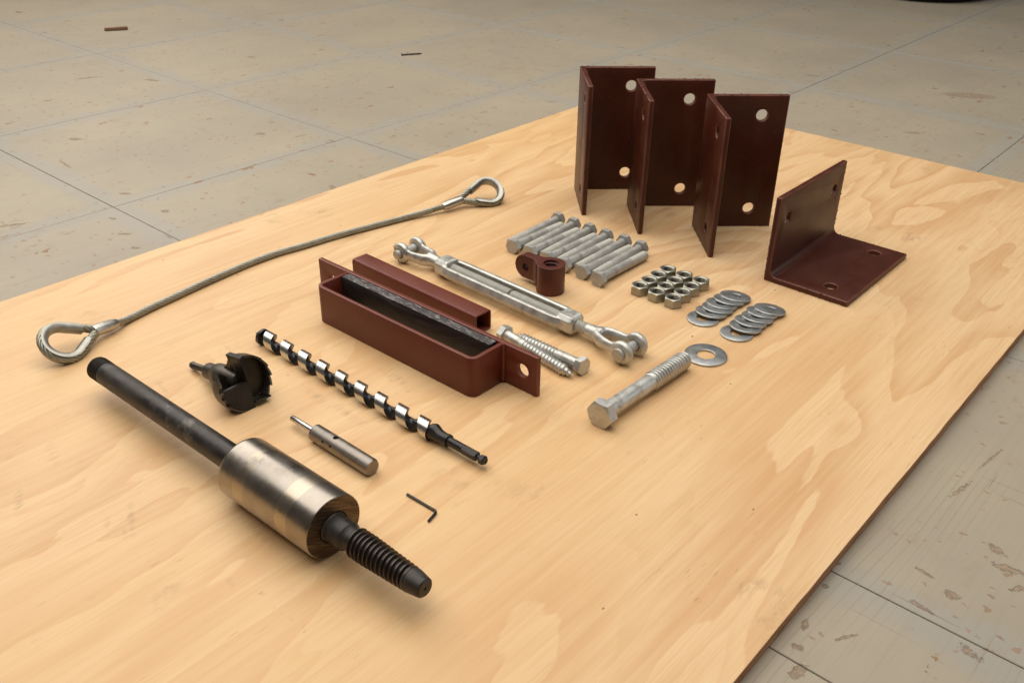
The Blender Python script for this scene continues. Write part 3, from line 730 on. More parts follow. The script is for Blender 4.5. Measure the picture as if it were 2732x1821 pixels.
# black plastic block wedged in the box
bl = empty('plastic_block', (-0.866, 0.7922, 0.0)); tag(bl, 'sawn black plastic block with scuffed silvery top edge inside the brown box', 'plastic block')
bm_ = fix(mesh('block', *box((0, 0, 0.030), (0.3005, 0.0138, 0.0560))))
cut = join('c', [cyl((-0.13 + 0.069 * k, -0.02, 0.047), (-0.13 + 0.069 * k, -0.002, 0.047), 0.0011, 12) for k in range(5)])
link('block', bake(bm_, [('BOOLEAN', dict(cut=cut)), BEV(0.0004, 1)]), bl, PLAST)
link('scuffed_top', fix(mesh('top', *box((0, 0, 0.0584), (0.2995, 0.0134, 0.0006)))), bl, FILM, ang=0)

# ------------------------------------------------------------------ square tube
def rsq(s, r, n=5):
    p = []
    for cx, cy, a in ((s - r, s - r, 0), (-s + r, s - r, 90), (-s + r, -s + r, 180), (s - r, -s + r, 270)):
        for i in range(n + 1): p.append((cx + r * cos(radians(a + 90 * i / n)), cy + r * sin(radians(a + 90 * i / n))))
    return p
S_ = 0.0163; LT = 0.2815
fm = frame((-1.0955, 0.8868, S_ + 0.0001), (-0.8142, 0.8803, S_ + 0.0001))
so, si = rsq(S_, 0.0040), rsq(S_ - 0.0026, 0.0018)
R = [[(x, a, b) for a, b in s] for x, s in ((LT - 0.0006, so), (0.0006, so), (0, rsq(S_ - 0.0006, 0.0034)), (0, rsq(S_ - 0.0020, 0.0020)), (0.001, si), (LT - 0.001, si), (LT, rsq(S_ - 0.0020, 0.0020)), (LT, rsq(S_ - 0.0006, 0.0034)))]
sq = link('square_tube', fix(mesh('square_tube', *rings(R, False, True))), None, PRIMER, fm, ang=35)
tag(sq, 'red-brown painted square steel tube lying behind the open box bracket', 'steel tube')

# ------------------------------------------------------------------ turnbuckle
t = empty('turnbuckle', mw=frame((-1.0000, 0.9775, 0.0180), (-0.706, 0.9660, 0.0180)))
tag(t, 'large galvanized jaw and jaw turnbuckle with open frame and pinned forks', 'turnbuckle')
LB = 0.2945
def octo(hy, hz, c): return [(hy - c, -hz), (hy, -hz + c), (hy, hz - c), (hy - c, hz), (-hy + c, hz), (-hy, hz - c), (-hy, -hz + c), (-hy + c, -hz)]
def blockp(x0, x1, flip):
    R = []
    L = [(x0, 0.72), (x0 + 0.0022, 0.90), (x0 + 0.006, 1.0), (x1 - 0.004, 1.0), (x1, 0.97)]
    if flip: L = [(x0, 0.97), (x0 + 0.004, 1.0), (x1 - 0.006, 1.0), (x1 - 0.0022, 0.90), (x1, 0.74)]
    for x, s in L: R.append([(x, a * s, b * s) for a, b in octo(0.0172, 0.0142, 0.0062)])
    return rings(R)
railsec = [(-0.0042, -0.0085), (0.0010, -0.0098), (0.0062, 0.0), (0.0024, 0.0092), (-0.0022, 0.0098), (-0.0050, 0.0080)]
def rail(sg):
    path = []
    for i in range(40):
        u = i / 39; x = 0.012 + (LB - 0.024) * u
        e = min(x - 0.012, LB - 0.012 - x)
        y = 0.0105 + 0.0075 * (1 - math.exp(-(e / 0.012) ** 2))
        path.append((x, sg * y, 0))
    R = [[(p[0], p[1] + sg * a, p[2] + b) for a, b in railsec] for p in path]
    return rings(R)
body = fix(join('tb', [blockp(0, 0.0285, False), blockp(LB - 0.0285, LB, True), rail(1), rail(-1)]))
cutb = join('c', [cyl((-0.02, 0, 0), (0.0, 0, 0), 0.0105, 32)])
body = bake(body, [('REMESH', dict(mode='VOXEL', voxel_size=0.00065, adaptivity=0.0)), ('SMOOTH', dict(factor=0.5, iterations=1))])
link('frame', body, t, GALV, ang=0)
for f in body.polygons: f.use_smooth = True
RT = 0.0090
for a_, b_ in ((0.010, 0.1570), (0.1625, 0.3140)):
    link('threaded_rod', helix('rod', a_, b_, 0.0033, vee(0.0017, 0.16), lambda x: RT, 32, 12, 0.5), t, GALVT, ang=30)
# clevis: local X from shank toward the pin
def clevis_mesh(neck):
    parts = [rev([(0.0, 0.0092), (neck, 0.0096), (neck + 0.012, 0.0112), (neck + 0.020, 0.0120), (neck + 0.023, 0.0080)], 24)]
    D = neck + 0.070
    for s in (1, -1):
        path = [(neck + 0.010, s * 0.001, 0), (neck + 0.017, s * 0.0065, 0), (neck + 0.026, s * 0.0125, 0), (neck + 0.038, s * 0.0150, 0), (neck + 0.050, s * 0.0158, 0), (neck + 0.060, s * 0.0165, 0), (D, s * 0.0168, 0)]
        rad = [(0.008, 0.0105), (0.0072, 0.0108), (0.0062, 0.0105), (0.0054, 0.0094), (0.0050, 0.0088), (0.0052, 0.0110), (0.0054, 0.013)]
        parts.append(sweep(path, lambda i: [(rad[i][0] * cos(a), rad[i][1] * sin(a)) for a in [2 * pi * k / 16 for k in range(16)]]))
        # eye boss along Y
        e = rev([(-0.0060, 0.0120), (-0.0056, 0.0150), (-0.0030, 0.0176), (0.0012, 0.0180), (0.0048, 0.0158), (0.0064, 0.0120)], 32)
        q = Matrix.Translation((D, s * 0.0172, 0)) @ Matrix.Rotation(s * pi / 2, 4, 'Z')
        parts.append(xf(e, q))
    me = fix(join('clevis', parts))
    me = bake(me, [('REMESH', dict(mode='VOXEL', voxel_size=0.0010, adaptivity=0.0)), ('SMOOTH', dict(factor=0.6, iterations=7))])
    # bore for the pin: a real hole with a dark gap round the pin
    cut = mesh('c', *cyl((D, -0.05, 0), (D, 0.05, 0), 0.0090, 32))
    me = bake(me, [('BOOLEAN', dict(cut=cut))])
    return me, D
CL, DL = clevis_mesh(0.0045); CRm, DR = clevis_mesh(0.0070)
CLX = -0.0765 + 0.0; 
ml = Matrix.Translation((DL - 0.0770, 0, 0)) @ Matrix.Rotation(pi, 4, 'Z')
mr = Matrix.Translation((0.3890 - DR, 0, 0))
fk1 = link('fork', CL, t, GALV, ml, ang=40); fk2 = link('fork', CRm, t, GALV, mr, ang=40)
def pin(parent, x, headside):
    q = Matrix.Translation((x, 0, 0)) @ Matrix.Rotation(pi / 2 * headside, 4, 'Z')
    # local X runs from the plain end to the head
    me = fix(mesh('pin', *rev([(-0.0310, 0.004), (-0.0310, 0.0070), (-0.0300, 0.0078), (0.0235, 0.0078), (0.0240, 0.0094), (0.0246, 0.0100), (0.0280, 0.0100), (0.0288, 0.0092), (0.0288, 0.003)], 40)))
    o = link('clevis_pin', me, parent, GALVB, q, ang=30)
    return o, q
p1, q1 = pin(t, -0.0770, 1); p2_, q2 = pin(t, 0.3890, -1)
def cotter(parent, q, long_):
    if long_:
        a = [(-0.0285, 0.001, 0.016), (-0.0285, 0.0, 0.006), (-0.0285, 0, -0.006), (-0.0290, 0.003, -0.014)]
        b = [(-0.0290, -0.006, 0.019), (-0.0285, -0.001, 0.008), (-0.0285, 0.0012, -0.006), (-0.030, -0.001, -0.016)]
        parts = [sweep(x, circ(0.0007, 8), ups=Vector((1, 0, 0))) for x in (a, b)]
    else:
        lp = [(-0.0280, 0.0 + 0.0026 * sin(k * pi / 8), -0.0135 - 0.0026 * (1 - cos(k * pi / 8))) for k in range(17)]
        parts = [sweep(lp, circ(0.0006, 8), ups=Vector((1, 0, 0))), sweep([(-0.0280, 0, -0.0135), (-0.0280, 0, 0.009)], circ(0.0009, 8), ups=Vector((1, 0, 0)))]
    return link('cotter_pin', fix(join('cotter', parts)), parent, GROUND, q)
cotter(t, q1 @ Matrix.Rotation(radians(-25), 4, 'X'), True)
cotter(t, q2 @ Matrix.Rotation(radians(20), 4, 'X'), False)
for s, x in (('3/4', 0.0145), ('27 32', LB - 0.0145)):
    tm = text_mesh(s, 0.0095 if len(s) < 4 else 0.0072, 0.00035)
    link('raised_marking', tm, t, GALV, Matrix.Translation((x, 0, 0.0143)), ang=0)

# ------------------------------------------------------------------ hex bolts
def bolt_parts(af, hh, r, L, tl, p, depth, tr=None):
    hx = hexr(af); rc = af / 2 * 0.98; tr = tr or r
    head = rev([(0, 0.001), (0, rc * 0.97), (0.0002, rc), (lambda a: 0.0002 + (hx(a) - rc) * 0.60, hx), (hh, hx), (hh + 0.0003, af / 2 * 0.95), (hh + 0.0003, r * 0.9)], 48)
    sh = rev([(hh - 0.001, r * 1.15), (hh + 0.0010, r * 1.12), (hh + 0.0016, r), (L - tl - 0.0006, r), (L - tl, r * 0.93)], 32)
    return fix(mesh('head', *head)), fix(mesh('shank', *sh)), helix('thread', L - tl, L, p, vee(depth, 0.18), lambda x: tr, 28, 10, 0.5)
hb, sb, tb_ = bolt_parts(0.0245, 0.0105, 0.0080, 0.1395, 0.0440, 0.0026, 0.0014, 0.0082)
def mark_mesh(s, size, rad, a0, flip=True):
    """raised figures on the face of a head, face normal -X"""
    me = text_mesh(s, size, 0.00022)
    # text lies in XY facing +Z -> face -X, reading upright with Z up
    rot = Matrix(((0, 0, -1, 0), (-1, 0, 0, 0), (0, 1, 0, 0), (0, 0, 0, 1)))
    me.transform(rot @ Matrix.Identity(4)); me.transform(Matrix.Translation((0, rad * cos(a0), rad * sin(a0))))
    return me
base = empty('hex_bolt'); link('head', hb, base, GALVB, ang=25); link('shank', sb, base, GALVB, ang=40); link('thread', tb_, base, GALVT, ang=50)
mk = mark_mesh('VV', 0.0052, 0.0058, radians(185)); link('raised_marking', mk, base, GALVB, ang=0)
XN = [-0.9655, -0.9285, -0.8915, -0.8545, -0.8170, -0.7805]
nearl = ["leftmost near-facing hex bolt, its head at the row's left end",
 'near-facing hex bolt with head half hidden behind the brown threaded boss lug',
 'near-facing hex bolt with head mostly hidden behind the brown boss hole',
 'near-facing hex bolt with head peeking out right of the brown boss',
 'near-facing hex bolt second from right, raised strokes on its head',
 'rightmost near-facing hex bolt, whole shank showing toward the nuts']
farl = ['hex bolt with far head, leftmost of the six, at the row\'s far left corner',
 'hex bolt with far head, second from the left in the row',
 'hex bolt with far head, third from the left in the row',
 'hex bolt with far head, third from the right in the row',
 'hex bolt with far head, second from the right in the row',
 'hex bolt with far head, rightmost of the six, nearest the tall angles']
HB = 0.01225
def place(o, head, tip, roll): o.matrix_local = frame(head, tip, roll)
first = True; rb = random.Random(11)
for i, x in enumerate(XN):
    for far in (0, 1):
        o = base if first else copy_tree(base); first = False
        jx = rb.uniform(-0.0006, 0.0006); jy = rb.uniform(-0.002, 0.002)
        if not far:
            place(o, (x + jx, 1.1150 + jy, HB), (x + jx * 2, 1.254 + jy, 0.0083), pi / 6 + (pi / 3 if i == 5 else 0) + (pi if i == 4 else 0))
            tag(o, nearl[i], 'bolt', 'row of alternating hex bolts')
        else:
            xx = x - 0.0186
            place(o, (xx + jx, 1.2725 + jy, HB), (xx - jx, 1.1335 + jy, 0.0083), pi / 6)
            tag(o, farl[i], 'bolt', 'row of alternating hex bolts')

# large bolt
t = empty('large_bolt', mw=frame((-0.5450, 0.8000, 0.0172), (-0.5412, 0.997, 0.0135), 0))
tag(t, 'thick galvanized hex bolt lying alone with raised marks on its head', 'bolt')
h1, s1, _ = bolt_parts(0.0345, 0.0145, 0.0112, 0.1975, 0.085, 0.003, 0.001)
link('head', h1, t, GALV, Matrix.Rotation(pi / 6 + 0.05, 4, 'X'), ang=25)
link('shank', s1, t, GALV, ang=40)
def wob_(x): return 0.0131 - 0.0016 * max(0.0, (x - 0.190) / 0.0075)
link('thread', helix('thread', 0.1115, 0.1975, 0.0060, rnd_(0.0024, 0.20, 0.60), wob_, 44, 16, 0.5), t, GALV, ang=32)
for s, a in (('8.8', 78), ('V', 205), ('A', 235), ('8', 282), ('8', 315)):
    link('raised_marking', mark_mesh(s, 0.0062 if s != '8.8' else 0.0066, 0.0098, radians(a)), t, GALV, ang=0)

# ------------------------------------------------------------------ lag screws behind the flange
def lag(head, tip, roll, label):
    t = empty('lag_screw', mw=frame(head, tip, roll)); L = (Vector(tip) - Vector(head)).length
    tag(t, label, 'lag screw', 'lag screws behind the box flange')
    hx = hexr(0.0232); rc = 0.0114
    link('head', fix(mesh('head', *rev([(0, 0.001), (0, rc * 0.97), (0.0002, rc), (lambda a: 0.0002 + (hx(a) - rc) * 0.6, hx), (0.0105, hx), (0.0107, 0.008)], 48))), t, GALV, ang=25)
    link('shank', fix(mesh('shank', *rev([(0.0095, 0.0088), (0.013, 0.0082), (0.046, 0.0081), (0.050, 0.0070)], 32))), t, GALV, ang=40)
    tp = lambda x: 0.0080 if x < L - 0.020 else max(0.0022, 0.0080 * (L - x) / 0.020 + 0.0020)
    lp = lambda u: 0.0019 * (1 - max(0.0, 1 - min(u, 1 - u) * 2 / 0.42) ** 1.5)
    link('thread', helix('thread', 0.047, L, 0.0062, lp, lambda x: tp(x) + 0.0009 * (1 if x < L - 0.02 else 0), 36, 16, 0.4), t, GALV, ang=45)
lag((-0.7800, 0.8835, 0.0122), (-0.6365, 0.8665, 0.0070), 0.2, 'galvanized lag screw whose point shows by the flange, head behind the brown box corner')
lag((-0.6325, 0.8875, 0.0122), (-0.7660, 0.8945, 0.0075), 0.4, 'galvanized lag screw with its hex head showing right of the flange plate')

# ------------------------------------------------------------------ threaded boss
t = empty('threaded_boss', (-0.8270, 1.0520, 0)); tag(t, 'red-brown steel boss with a vertical threaded hole and a drilled side lug', 'threaded boss')
HBs = 0.0485; RB = 0.0228
def boss_outline(z):
    return [(RB * cos(a), RB * sin(a)) for a in [2 * pi * k / 64 for k in range(64)]]
lug_dir = radians(178.5)
parts = [vext(boss_outline(0), 0.0, HBs)]
lug = []
zc = 0.0285; rl = 0.0200; xe = 0.0500
for k in range(25):
    a = -pi / 2 + pi * k / 24; lug.append((xe + rl * cos(a), zc + rl * sin(a)))
lug = [(0.0, HBs)] + lug[::-1] + [(0.0, zc - rl)]
lug = [(a, b if b < HBs - 1e-5 else HBs) for a, b in lug]
lv, lf = extrude(lug, -0.0078, 0.0078)
parts.append(xf((lv, lf), Matrix.Rotation(lug_dir, 4, 'Z')))
# fillets between lug and barrel
for s in (1, -1):
    pf = []
    for k in range(9):
        a = k / 8; pf.append((0.0150 + 0.0190 * a, s * (0.0078 + 0.0115 * (1 - a) ** 2.2)))
    pf = [(0.010, 0.0)] + pf + [(0.034, 0.0)]
    if s < 0: pf = pf[::-1]
    parts.append(xf(vext(pf, zc - rl + 0.0008, HBs), Matrix.Rotation(lug_dir, 4, 'Z')))
me = fix(join('boss', parts))
me = bake(me, [('REMESH', dict(mode='VOXEL', voxel_size=0.0007, adaptivity=0.0)), ('SMOOTH', dict(factor=0.6, iterations=4))])
lx = Matrix.Rotation(lug_dir, 4, 'Z')
cut = join('c', [cyl((0, 0, -0.01), (0, 0, 0.08), 0.0126, 48), rev([(0, 0.001)], 3) if False else cyl(lx @ Vector((xe - 0.003, -0.03, zc)), lx @ Vector((xe - 0.003, 0.03, zc)), 0.0068, 32)])
me = bake(me, [('BOOLEAN', dict(cut=cut))])
link('barrel', me, t, PRIMERB, ang=50)
tz = [(0.0, 0.0128)] + thread_prof(0.0, HBs - 0.0035, 0.0042, 0.0127, 0.0020, 8, 0.0, None, 'round', 0) + [(HBs - 0.0030, 0.0124), (HBs - 0.0004, 0.01262)]
link('inner_thread', fix(mesh('inner', *rev(tz, 48, cap=False))), t, PRIMERB, Matrix.Rotation(-pi / 2, 4, 'Y'), ang=60)

# ------------------------------------------------------------------ nuts
AF = 0.0264; HN = 0.0155; hx = hexr(AF); rc = AF / 2 * 0.985; rb_ = 0.0088
pf = [(0.0006, rb_ + 0.0022), (0.0, rb_ + 0.0026), (0.0, rc * 0.96), (0.0003, rc), (lambda a: 0.0003 + (hx(a) - rc) * 0.62, hx), (lambda a: HN - 0.0003 - (hx(a) - rc) * 0.62, hx), (HN - 0.0003, rc), (HN, rc * 0.96), (HN, rb_ + 0.0020), (HN - 0.0014, rb_ + 0.0002)]
inn = thread_prof(0.0012, HN - 0.0014, 0.0030, rb_, 0.0018, 8, 0.0, None, 'v', 0)[::-1]
nm = fix(mesh('nut', *rev(pf + inn, 48, cap=False, closed=True))); nm.transform(Matrix.Rotation(-pi / 2, 4, 'Y'))
for f in nm.polygons:
    c_ = f.center; f.material_index = 1 if sqrt(c_.x ** 2 + c_.y ** 2) < rb_ + 0.0004 else 0
RN = ['first', 'second', 'third', 'fourth']
nut0 = None; rn = random.Random(3)
colname = ['left', 'middle', 'right']
rowname = ['nearest the turnbuckle', 'second from the front', 'third from the front', 'farthest back']
for i, x in enumerate((-0.7160, -0.6848, -0.6538)):
    for j, y in enumerate((1.1425, 1.1685, 1.1957, 1.2232)):
        if nut0 is None: o = nut0 = link('hex_nut', nm, None, [ZINCN, NUTIN], ang=25)
        else: o = nut0.copy(); col.objects.link(o)
        o.location = (x + rn.uniform(-0.0003, 0.0003), y + i * 0.0004, 0.0); o.rotation_euler = (0, 0, pi / 2 * 0 + pi / 3 * rn.randint(0, 5) + rn.uniform(-0.02, 0.02))
        tag(o, 'hex nut in the %s line of four, the one %s' % (colname[i], rowname[j]), 'nut', 'block of twelve hex nuts')

# ------------------------------------------------------------------ washers
def washer_mesh(ro, ri, th):
    return fix(mesh('washer', *rev([(0, ri + 0.0003), (0, ro - 0.0007), (0.0005, ro), (th - 0.0007, ro), (th - 0.0002, ro - 0.0004), (th, ro - 0.0009), (th, ri + 0.0006), (th - 0.0004, ri), (0.0004, ri)], 72, cap=False, closed=True)))
wm = washer_mesh(0.0243, 0.0094, 0.0030); wm.transform(Matrix.Rotation(-pi / 2, 4, 'Y'))
w0 = None
wl = ['flat on the plywood at the near end of', 'second from the near end of', 'third from the near end of', 'fourth from the near end of', 'second from the far end of', 'topmost, at the far end of']
rw = random.Random(9)
for nm_, xs, ys in (('left', [-0.5945, -0.5933, -0.5925, -0.5945, -0.5930, -0.5915], [1.1345, 1.1560, 1.1735, 1.1895, 1.2095, 1.2265]),
                    ('right', [-0.5337, -0.5315, -0.5333, -0.5320, -0.5341, -0.5300], [1.1291, 1.1511, 1.1695, 1.1879, 1.2070, 1.2235])):
    for k in range(6):
        if w0 is None: o = w0 = link('flat_washer', wm, None, ZINCW, ang=30)
        else: o = w0.copy(); col.objects.link(o)
        th = 0.0 if k == 0 else radians((7.2, 8.6, 8.8, 9.0, 8.9)[k - 1])
        o.rotation_euler = Matrix.Rotation(rw.uniform(-0.012, 0.012) if k else 0, 4, 'Y').to_euler()
        o.rotation_euler = (Matrix.Rotation(-th, 4, 'X') @ Matrix.Rotation(rw.uniform(0, 6.28), 4, 'Z')).to_euler()
        o.location = (xs[k], ys[k], 0.0003 if k == 0 else 0.0243 * sin(th) + 0.0004)
        tag(o, 'flat washer %s the %s overlapped washer row' % (wl[k], nm_), 'washer', 'overlapped rows of flat washers')
bw = washer_mesh(0.0303, 0.0131, 0.0032); bw.transform(Matrix.Rotation(-pi / 2, 4, 'Y'))
o = link('large_washer', bw, None, ZINCW, Matrix.Translation((-0.5350, 1.0436, 0.0001)), ang=30)
tag(o, 'single large flat washer lying at the end of the big bolt', 'washer')

# ------------------------------------------------------------------ steel angles
def angle_mesh(Ln, leg, th, ri, holes, seed):
    """corner at origin, legs +X and +Z, length along +Y"""
    pts = [(0, 0.0), (leg, 0), (leg, th)]
    n = 7; cx, cz = th + ri, th + ri
    pts += [(cx + ri * cos(radians(270 - 90 * k / n)), cz + ri * sin(radians(270 - 90 * k / n))) for k in range(n + 1)]
    pts += [(th, leg), (0, leg)]
    me = fix(mesh('angle', *extrude(pts, 0, Ln)))
    cut = []
    for y in holes:
        cut.append(cyl((0.100, y, -0.02), (0.100, y, 0.04), 0.0102, 36)); cut.append(cyl((-0.02, y, 0.100), (0.04, y, 0.100), 0.0102, 36))
    return bake(me, [('BOOLEAN', dict(cut=join('c', cut))), BEVM(0.0020, 3, 50)])
AM = angle_mesh(0.2445, 0.1445, 0.0092, 0.012, (0.036, 0.209), 1)
for f in AM.polygons: f.use_smooth = True
AM.set_sharp_from_angle(angle=radians(35)); AM.materials.append(PRIMERD); AM.materials.append(PDEDGE)
def angle_obj(mw, label, group, rag):
    o = empty('steel_angle', mw=mw); tag(o, label, 'steel angle', group)
    b = bpy.data.objects.new('angle_plate', AM); col.objects.link(b); b.parent = o
    if rag:
        rr = random.Random(rag); parts = []
        for q in range(46):
            s = rr.uniform(0.01, 0.135); onx = rr.random() < 0.5; e = rr.choice((0.0, 0.2445)); side = rr.choice((0.0006, 0.0088))
            c = (s, e, side) if onx else (side, e, s); z = rr.uniform(0.0005, 0.0014)
            parts.append(xf(rev([(-z, z * 0.3), (0, z), (z, z * 0.4)], 5), Matrix.Translation(c) @ Matrix.Rotation(rr.uniform(0, 3), 4, 'Z')))
        d = link('burr', fix(join('burr', parts)), o, PRIMERD, ang=0); d['kind'] = 'stuff'
    return o
AT = []
for (x, y, a, lb, rg) in ((-1.0800, 1.4390, 43.6, 'dark brown steel angle standing on end, the left and farthest of three', 3),
                   (-0.9500, 1.4385, 43.2, 'dark brown steel angle standing on end in the middle, burrs along its top edge', 4),
                   (-0.8035, 1.4395, 43.2, 'dark brown steel angle standing on end on the right, its two holes fully in view', 5)):
    # local Y (length) up; local X -> far leg direction, local Z -> near leg direction
    fx = Vector((cos(radians(a)), sin(radians(a)), 0)); fz = Vector((cos(radians(a - 88)), sin(radians(a - 88)), 0)); fz = Vector((fx.y, -fx.x, 0))
    fy = fz.cross(fx)
    mw = Matrix((fx, fy, fz)).transposed().to_4x4()
    if fy.z < 0:
        mw = mw @ Matrix.Translation((0, -0.2445, 0))
    mw = Matrix.Translation((x, y, 0)) @ mw
    angle_obj(mw, lb, 'three steel angles standing on end', rg)
angle_obj(Matrix.Translation((-0.5925, 1.3215, 0)), 'dark brown steel angle lying on one leg with the other leg upright', None, 6)

# ------------------------------------------------------------------ wire rope sling
t = empty('wire_rope_sling', (-1.2, 0.5, 0)); tag(t, 'curved wire rope with a pressed ferrule and teardrop thimble eye at each end', 'wire rope')
T0 = Vector((-1.2, 0.5, 0))
ctrl = [(-1.2095, 0.492, 0.0150), (-1.2150, 0.521, 0.0108), (-1.2230, 0.5298+0.012, 0.0062), (-1.2324, 0.5897, 0.0055), (-1.2381, 0.6332, 0.0055), (-1.2440, 0.6788, 0.0055), (-1.2495, 0.730, 0.0055), (-1.2535, 0.7828, 0.0055), (-1.2520, 0.835, 0.0055), (-1.2440, 0.8858, 0.0055), (-1.2345, 0.955, 0.0055),
        (-1.2210, 1.0235, 0.0055), (-1.2050, 1.095, 0.006), (-1.1880, 1.150, 0.0098), (-1.1790, 1.185, 0.0132), (-1.1745, 1.2085, 0.0158)]
def catmull(P, k):
    P = [Vector(p) for p in P]; P = [P[0] * 2 - P[1]] + P + [P[-1] * 2 - P[-2]]; o = []
    for i in range(1, len(P) - 2):
        for j in range(k):
            u = j / k; a, b, c, d = P[i - 1:i + 3]
            o.append(0.5 * ((2 * b) + (c - a) * u + (2 * a - 5 * b + 4 * c - d) * u * u + (3 * b - a - 3 * c + d) * u ** 3))
    o.append(P[-2]); return o
def resample(P, step):
    o = [P[0]]; acc = 0
    for a, b in zip(P, P[1:]):
        L = (b - a).length; d = step - acc
        while d <= L and L > 0:
            o.append(a.lerp(b, d / L)); d += step
        acc = (acc + L) % step
    return o
def rope(path, rc, rs, lay, n=6, ns=8, ph=0.0, ups=Vector((0, 0, 1))):
    parts = []; s = 0; fr = []
    for i, p in enumerate(path):
        tt = (path[min(i + 1, len(path) - 1)] - path[max(i - 1, 0)]).normalized()
        a = tt.cross(ups).normalized(); b = a.cross(tt); fr.append((p, a, b, s))
        if i + 1 < len(path): s += (path[i + 1] - p).length
    for k in range(n):
        sp = [p + a * (rc * cos(2 * pi * (q / lay + k / n) + ph)) + b * (rc * sin(2 * pi * (q / lay + k / n) + ph)) for p, a, b, q in fr]
        parts.append(sweep(sp, circ(rs, ns)))
    parts.append(sweep([f[0] for f in fr], circ(rc * 0.75, 8)))
    return parts
pth = [p - T0 for p in resample(catmull(ctrl, 12), 0.0035)]
link('rope', fix(join('rope', rope(pth, 0.0036, 0.0021, -0.046, 6, 8))), t, ROPE, ang=60)
def eye(base, ang, roll, rcl, D, pitch):
    """teardrop centre line in a local plane: base (crotch), pointing along ang; far (-x) side raised"""
    M = Matrix.Translation(Vector(base) - T0) @ Matrix.Rotation(ang, 4, 'Z') @ Matrix.Rotation(pitch, 4, 'Y') @ Matrix.Rotation(roll, 4, 'X')
    # local X points from ferrule into the loop
    al = math.acos(rcl / D); pts = []
    a0 = pi - al
    leg0 = Vector((D + rcl * cos(a0), rcl * sin(a0), 0))
    st = Vector((-0.004, 0.0030, 0))
    for i in range(10): pts.append(st.lerp(leg0, i / 10))
    for i in range(29):
        a = a0 - (2 * a0) * i / 28; pts.append(Vector((D + rcl * cos(a), rcl * sin(a), 0)))
    en = Vector((-0.004, -0.0030, 0)); leg1 = Vector((leg0.x, -leg0.y, 0))
    for i in range(1, 11): pts.append(leg1.lerp(en, i / 10))
    pts = resample(catmull(pts, 3), 0.0025)
    return M, pts
def make_eye(base, ang, roll, rcl=0.0265, D=0.0480, cut=(0.16, 0.16), pitch=0.0):
    M, pts = eye(base, ang, roll, rcl, D, pitch)
    link('eye_rope', fix(join('eyerope', rope(pts, 0.0040, 0.0024, -0.050, 6, 8, 0.7))), t, ROPE, M, ang=60)
    n = len(pts); i0 = int(n * cut[0]); i1 = int(n * (1 - cut[1])); tp = pts[i0:i1]
    ro, ri = 0.0090, 0.0074
    a1 = radians(104)
    N = 14
    def sec(i):
        k = min(1.0, 0.35 + min(i, len(tp) - 1 - i) / 5.0)
        aa = a1 * (0.75 + 0.25 * k)
        o = [(ro * cos(-aa + 2 * aa * j / N), ro * sin(-aa + 2 * aa * j / N)) for j in range(N + 1)]
        q = [(ri * cos(aa - 2 * aa * j / N), ri * sin(aa - 2 * aa * j / N)) for j in range(N + 1)]
        return o + q
    link('thimble', fix(mesh('thimble', *sweep(tp, sec))), t, THIM, M, ang=50)
def ferrule(p0, p1, ry, rz, roll):
    L = (Vector(p1) - Vector(p0)).length
    me = fix(mesh('ferrule', *rev([(0, 0.6), (0, 0.90), (0.0012, 0.98), (0.003, 1.0), (L - 0.011, 1.0), (L - 0.004, 0.84), (L - 0.0005, 0.74), (L, 0.68), (L, 0.3)], 32)))
    for v in me.vertices: v.co.y *= ry; v.co.z *= rz
    link('ferrule', me, t, ALU, Matrix.Translation(-T0) @ frame(p0, p1, roll), ang=40)
ferrule((-1.2085, 0.4845, 0.0160), (-1.2165, 0.5245, 0.0105), 0.0092, 0.0086, 0)
ferrule((-1.1742, 1.2095, 0.0160), (-1.1822, 1.1650, 0.0115), 0.0090, 0.0084, 0)
make_eye((-1.2080, 0.4835, 0.0165), radians(-80), radians(-36), 0.0275, 0.0475, (0.10, 0.07), radians(-6))
make_eye((-1.1735, 1.2120, 0.0165), radians(70), radians(36), 0.0270, 0.0540, (0.12, 0.11), radians(-5))

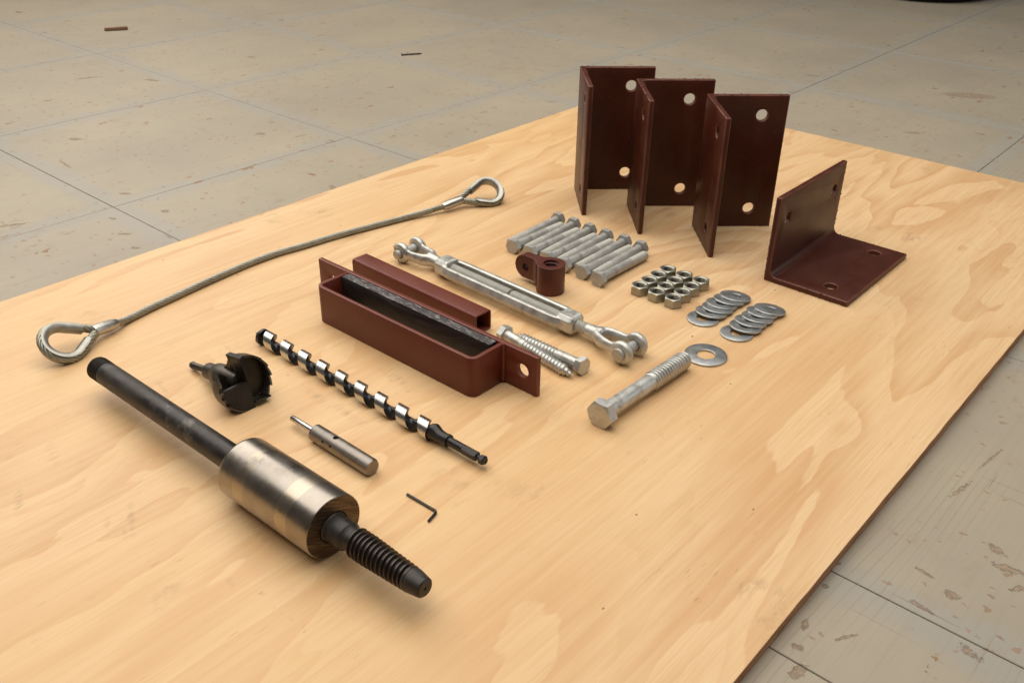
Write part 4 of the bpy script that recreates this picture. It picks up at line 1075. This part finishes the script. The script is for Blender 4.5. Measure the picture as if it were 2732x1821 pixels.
# ------------------------------------------------------------------ bits on the floor and the sheet
o = link('wood_splinter', bake(fix(mesh('sp', *box((0, 0, 0.006), (0.074, 0.012, 0.010)))), [BEV(0.002, 1)]), None, SPLINT,
         Matrix.Translation((-3.149, 1.578, ZF)) @ Matrix.Rotation(radians(61), 4, 'Z'), ang=30)
tag(o, 'short brown stick of scrap wood on the far floor at top left', 'wood scrap')
t = empty('nail', mw=frame((-2.1996, 2.0073, ZF + 0.0030), (-2.168, 2.066, ZF + 0.0026))); tag(t, 'dark steel nail lying on the grey floor beyond the plywood', 'nail')
link('nail_shaft', fix(mesh('ns', *rev([(0.0, 0.0024), (0.058, 0.0023), (0.066, 0.0004)], 12))), t, RUST)
link('nail_head', fix(mesh('nh', *rev([(-0.001, 0.001), (-0.001, 0.0042), (0.0008, 0.0042), (0.001, 0.002)], 16))), t, RUST)
def chip(x, y, z, s, a, label, cat='wood chip', grp=None, seed=0, nm='wood_chip'):
    rr = random.Random(seed); v = []
    n = 7
    for k in range(n):
        b = 2 * pi * k / n; v.append((s * cos(b) * rr.uniform(0.7, 1.1), s * 0.45 * sin(b) * rr.uniform(0.7, 1.2), 0))
    v += [(p[0] * 0.8, p[1] * 0.8, s * 0.3 * rr.uniform(0.6, 1.3)) for p in v]
    f = [tuple(range(n))[::-1], tuple(range(n, 2 * n))] + [(i, (i + 1) % n, (i + 1) % n + n, i + n) for i in range(n)]
    o = link(nm, mesh('chip', v, f), None, CHIP, Matrix.Translation((x, y, z)) @ Matrix.Rotation(radians(a), 4, 'Z'), ang=0)
    tag(o, label, cat, grp)
CHP = [(-0.5785, 1.0790, 0, 0.0022, 60, 'small dark chip on the plywood between large washer and washer rows'),
       (-0.560, 1.300, 0, 0.0014, 10, 'tiny dark chip on the plywood just below the lying steel angle')]
for i, c in enumerate(CHP): chip(*c, seed=i + 1)

# dark rounded thing whose foot just enters the top right of the frame
o = link('tyre', fix(mesh('tyre', *rev([(0.0, 0.16), (0.0, 0.245), (0.03, 0.285), (0.08, 0.30), (0.13, 0.285), (0.16, 0.245), (0.16, 0.16)], 64, cap=False, closed=True))), None, RUBBER,
         Matrix.Translation((-1.455, 4.335, ZF)) @ Matrix.Rotation(-pi / 2, 4, 'Y'), ang=40)
tag(o, 'black rubber tyre whose lower edge just shows at the top right of the frame', 'tyre')
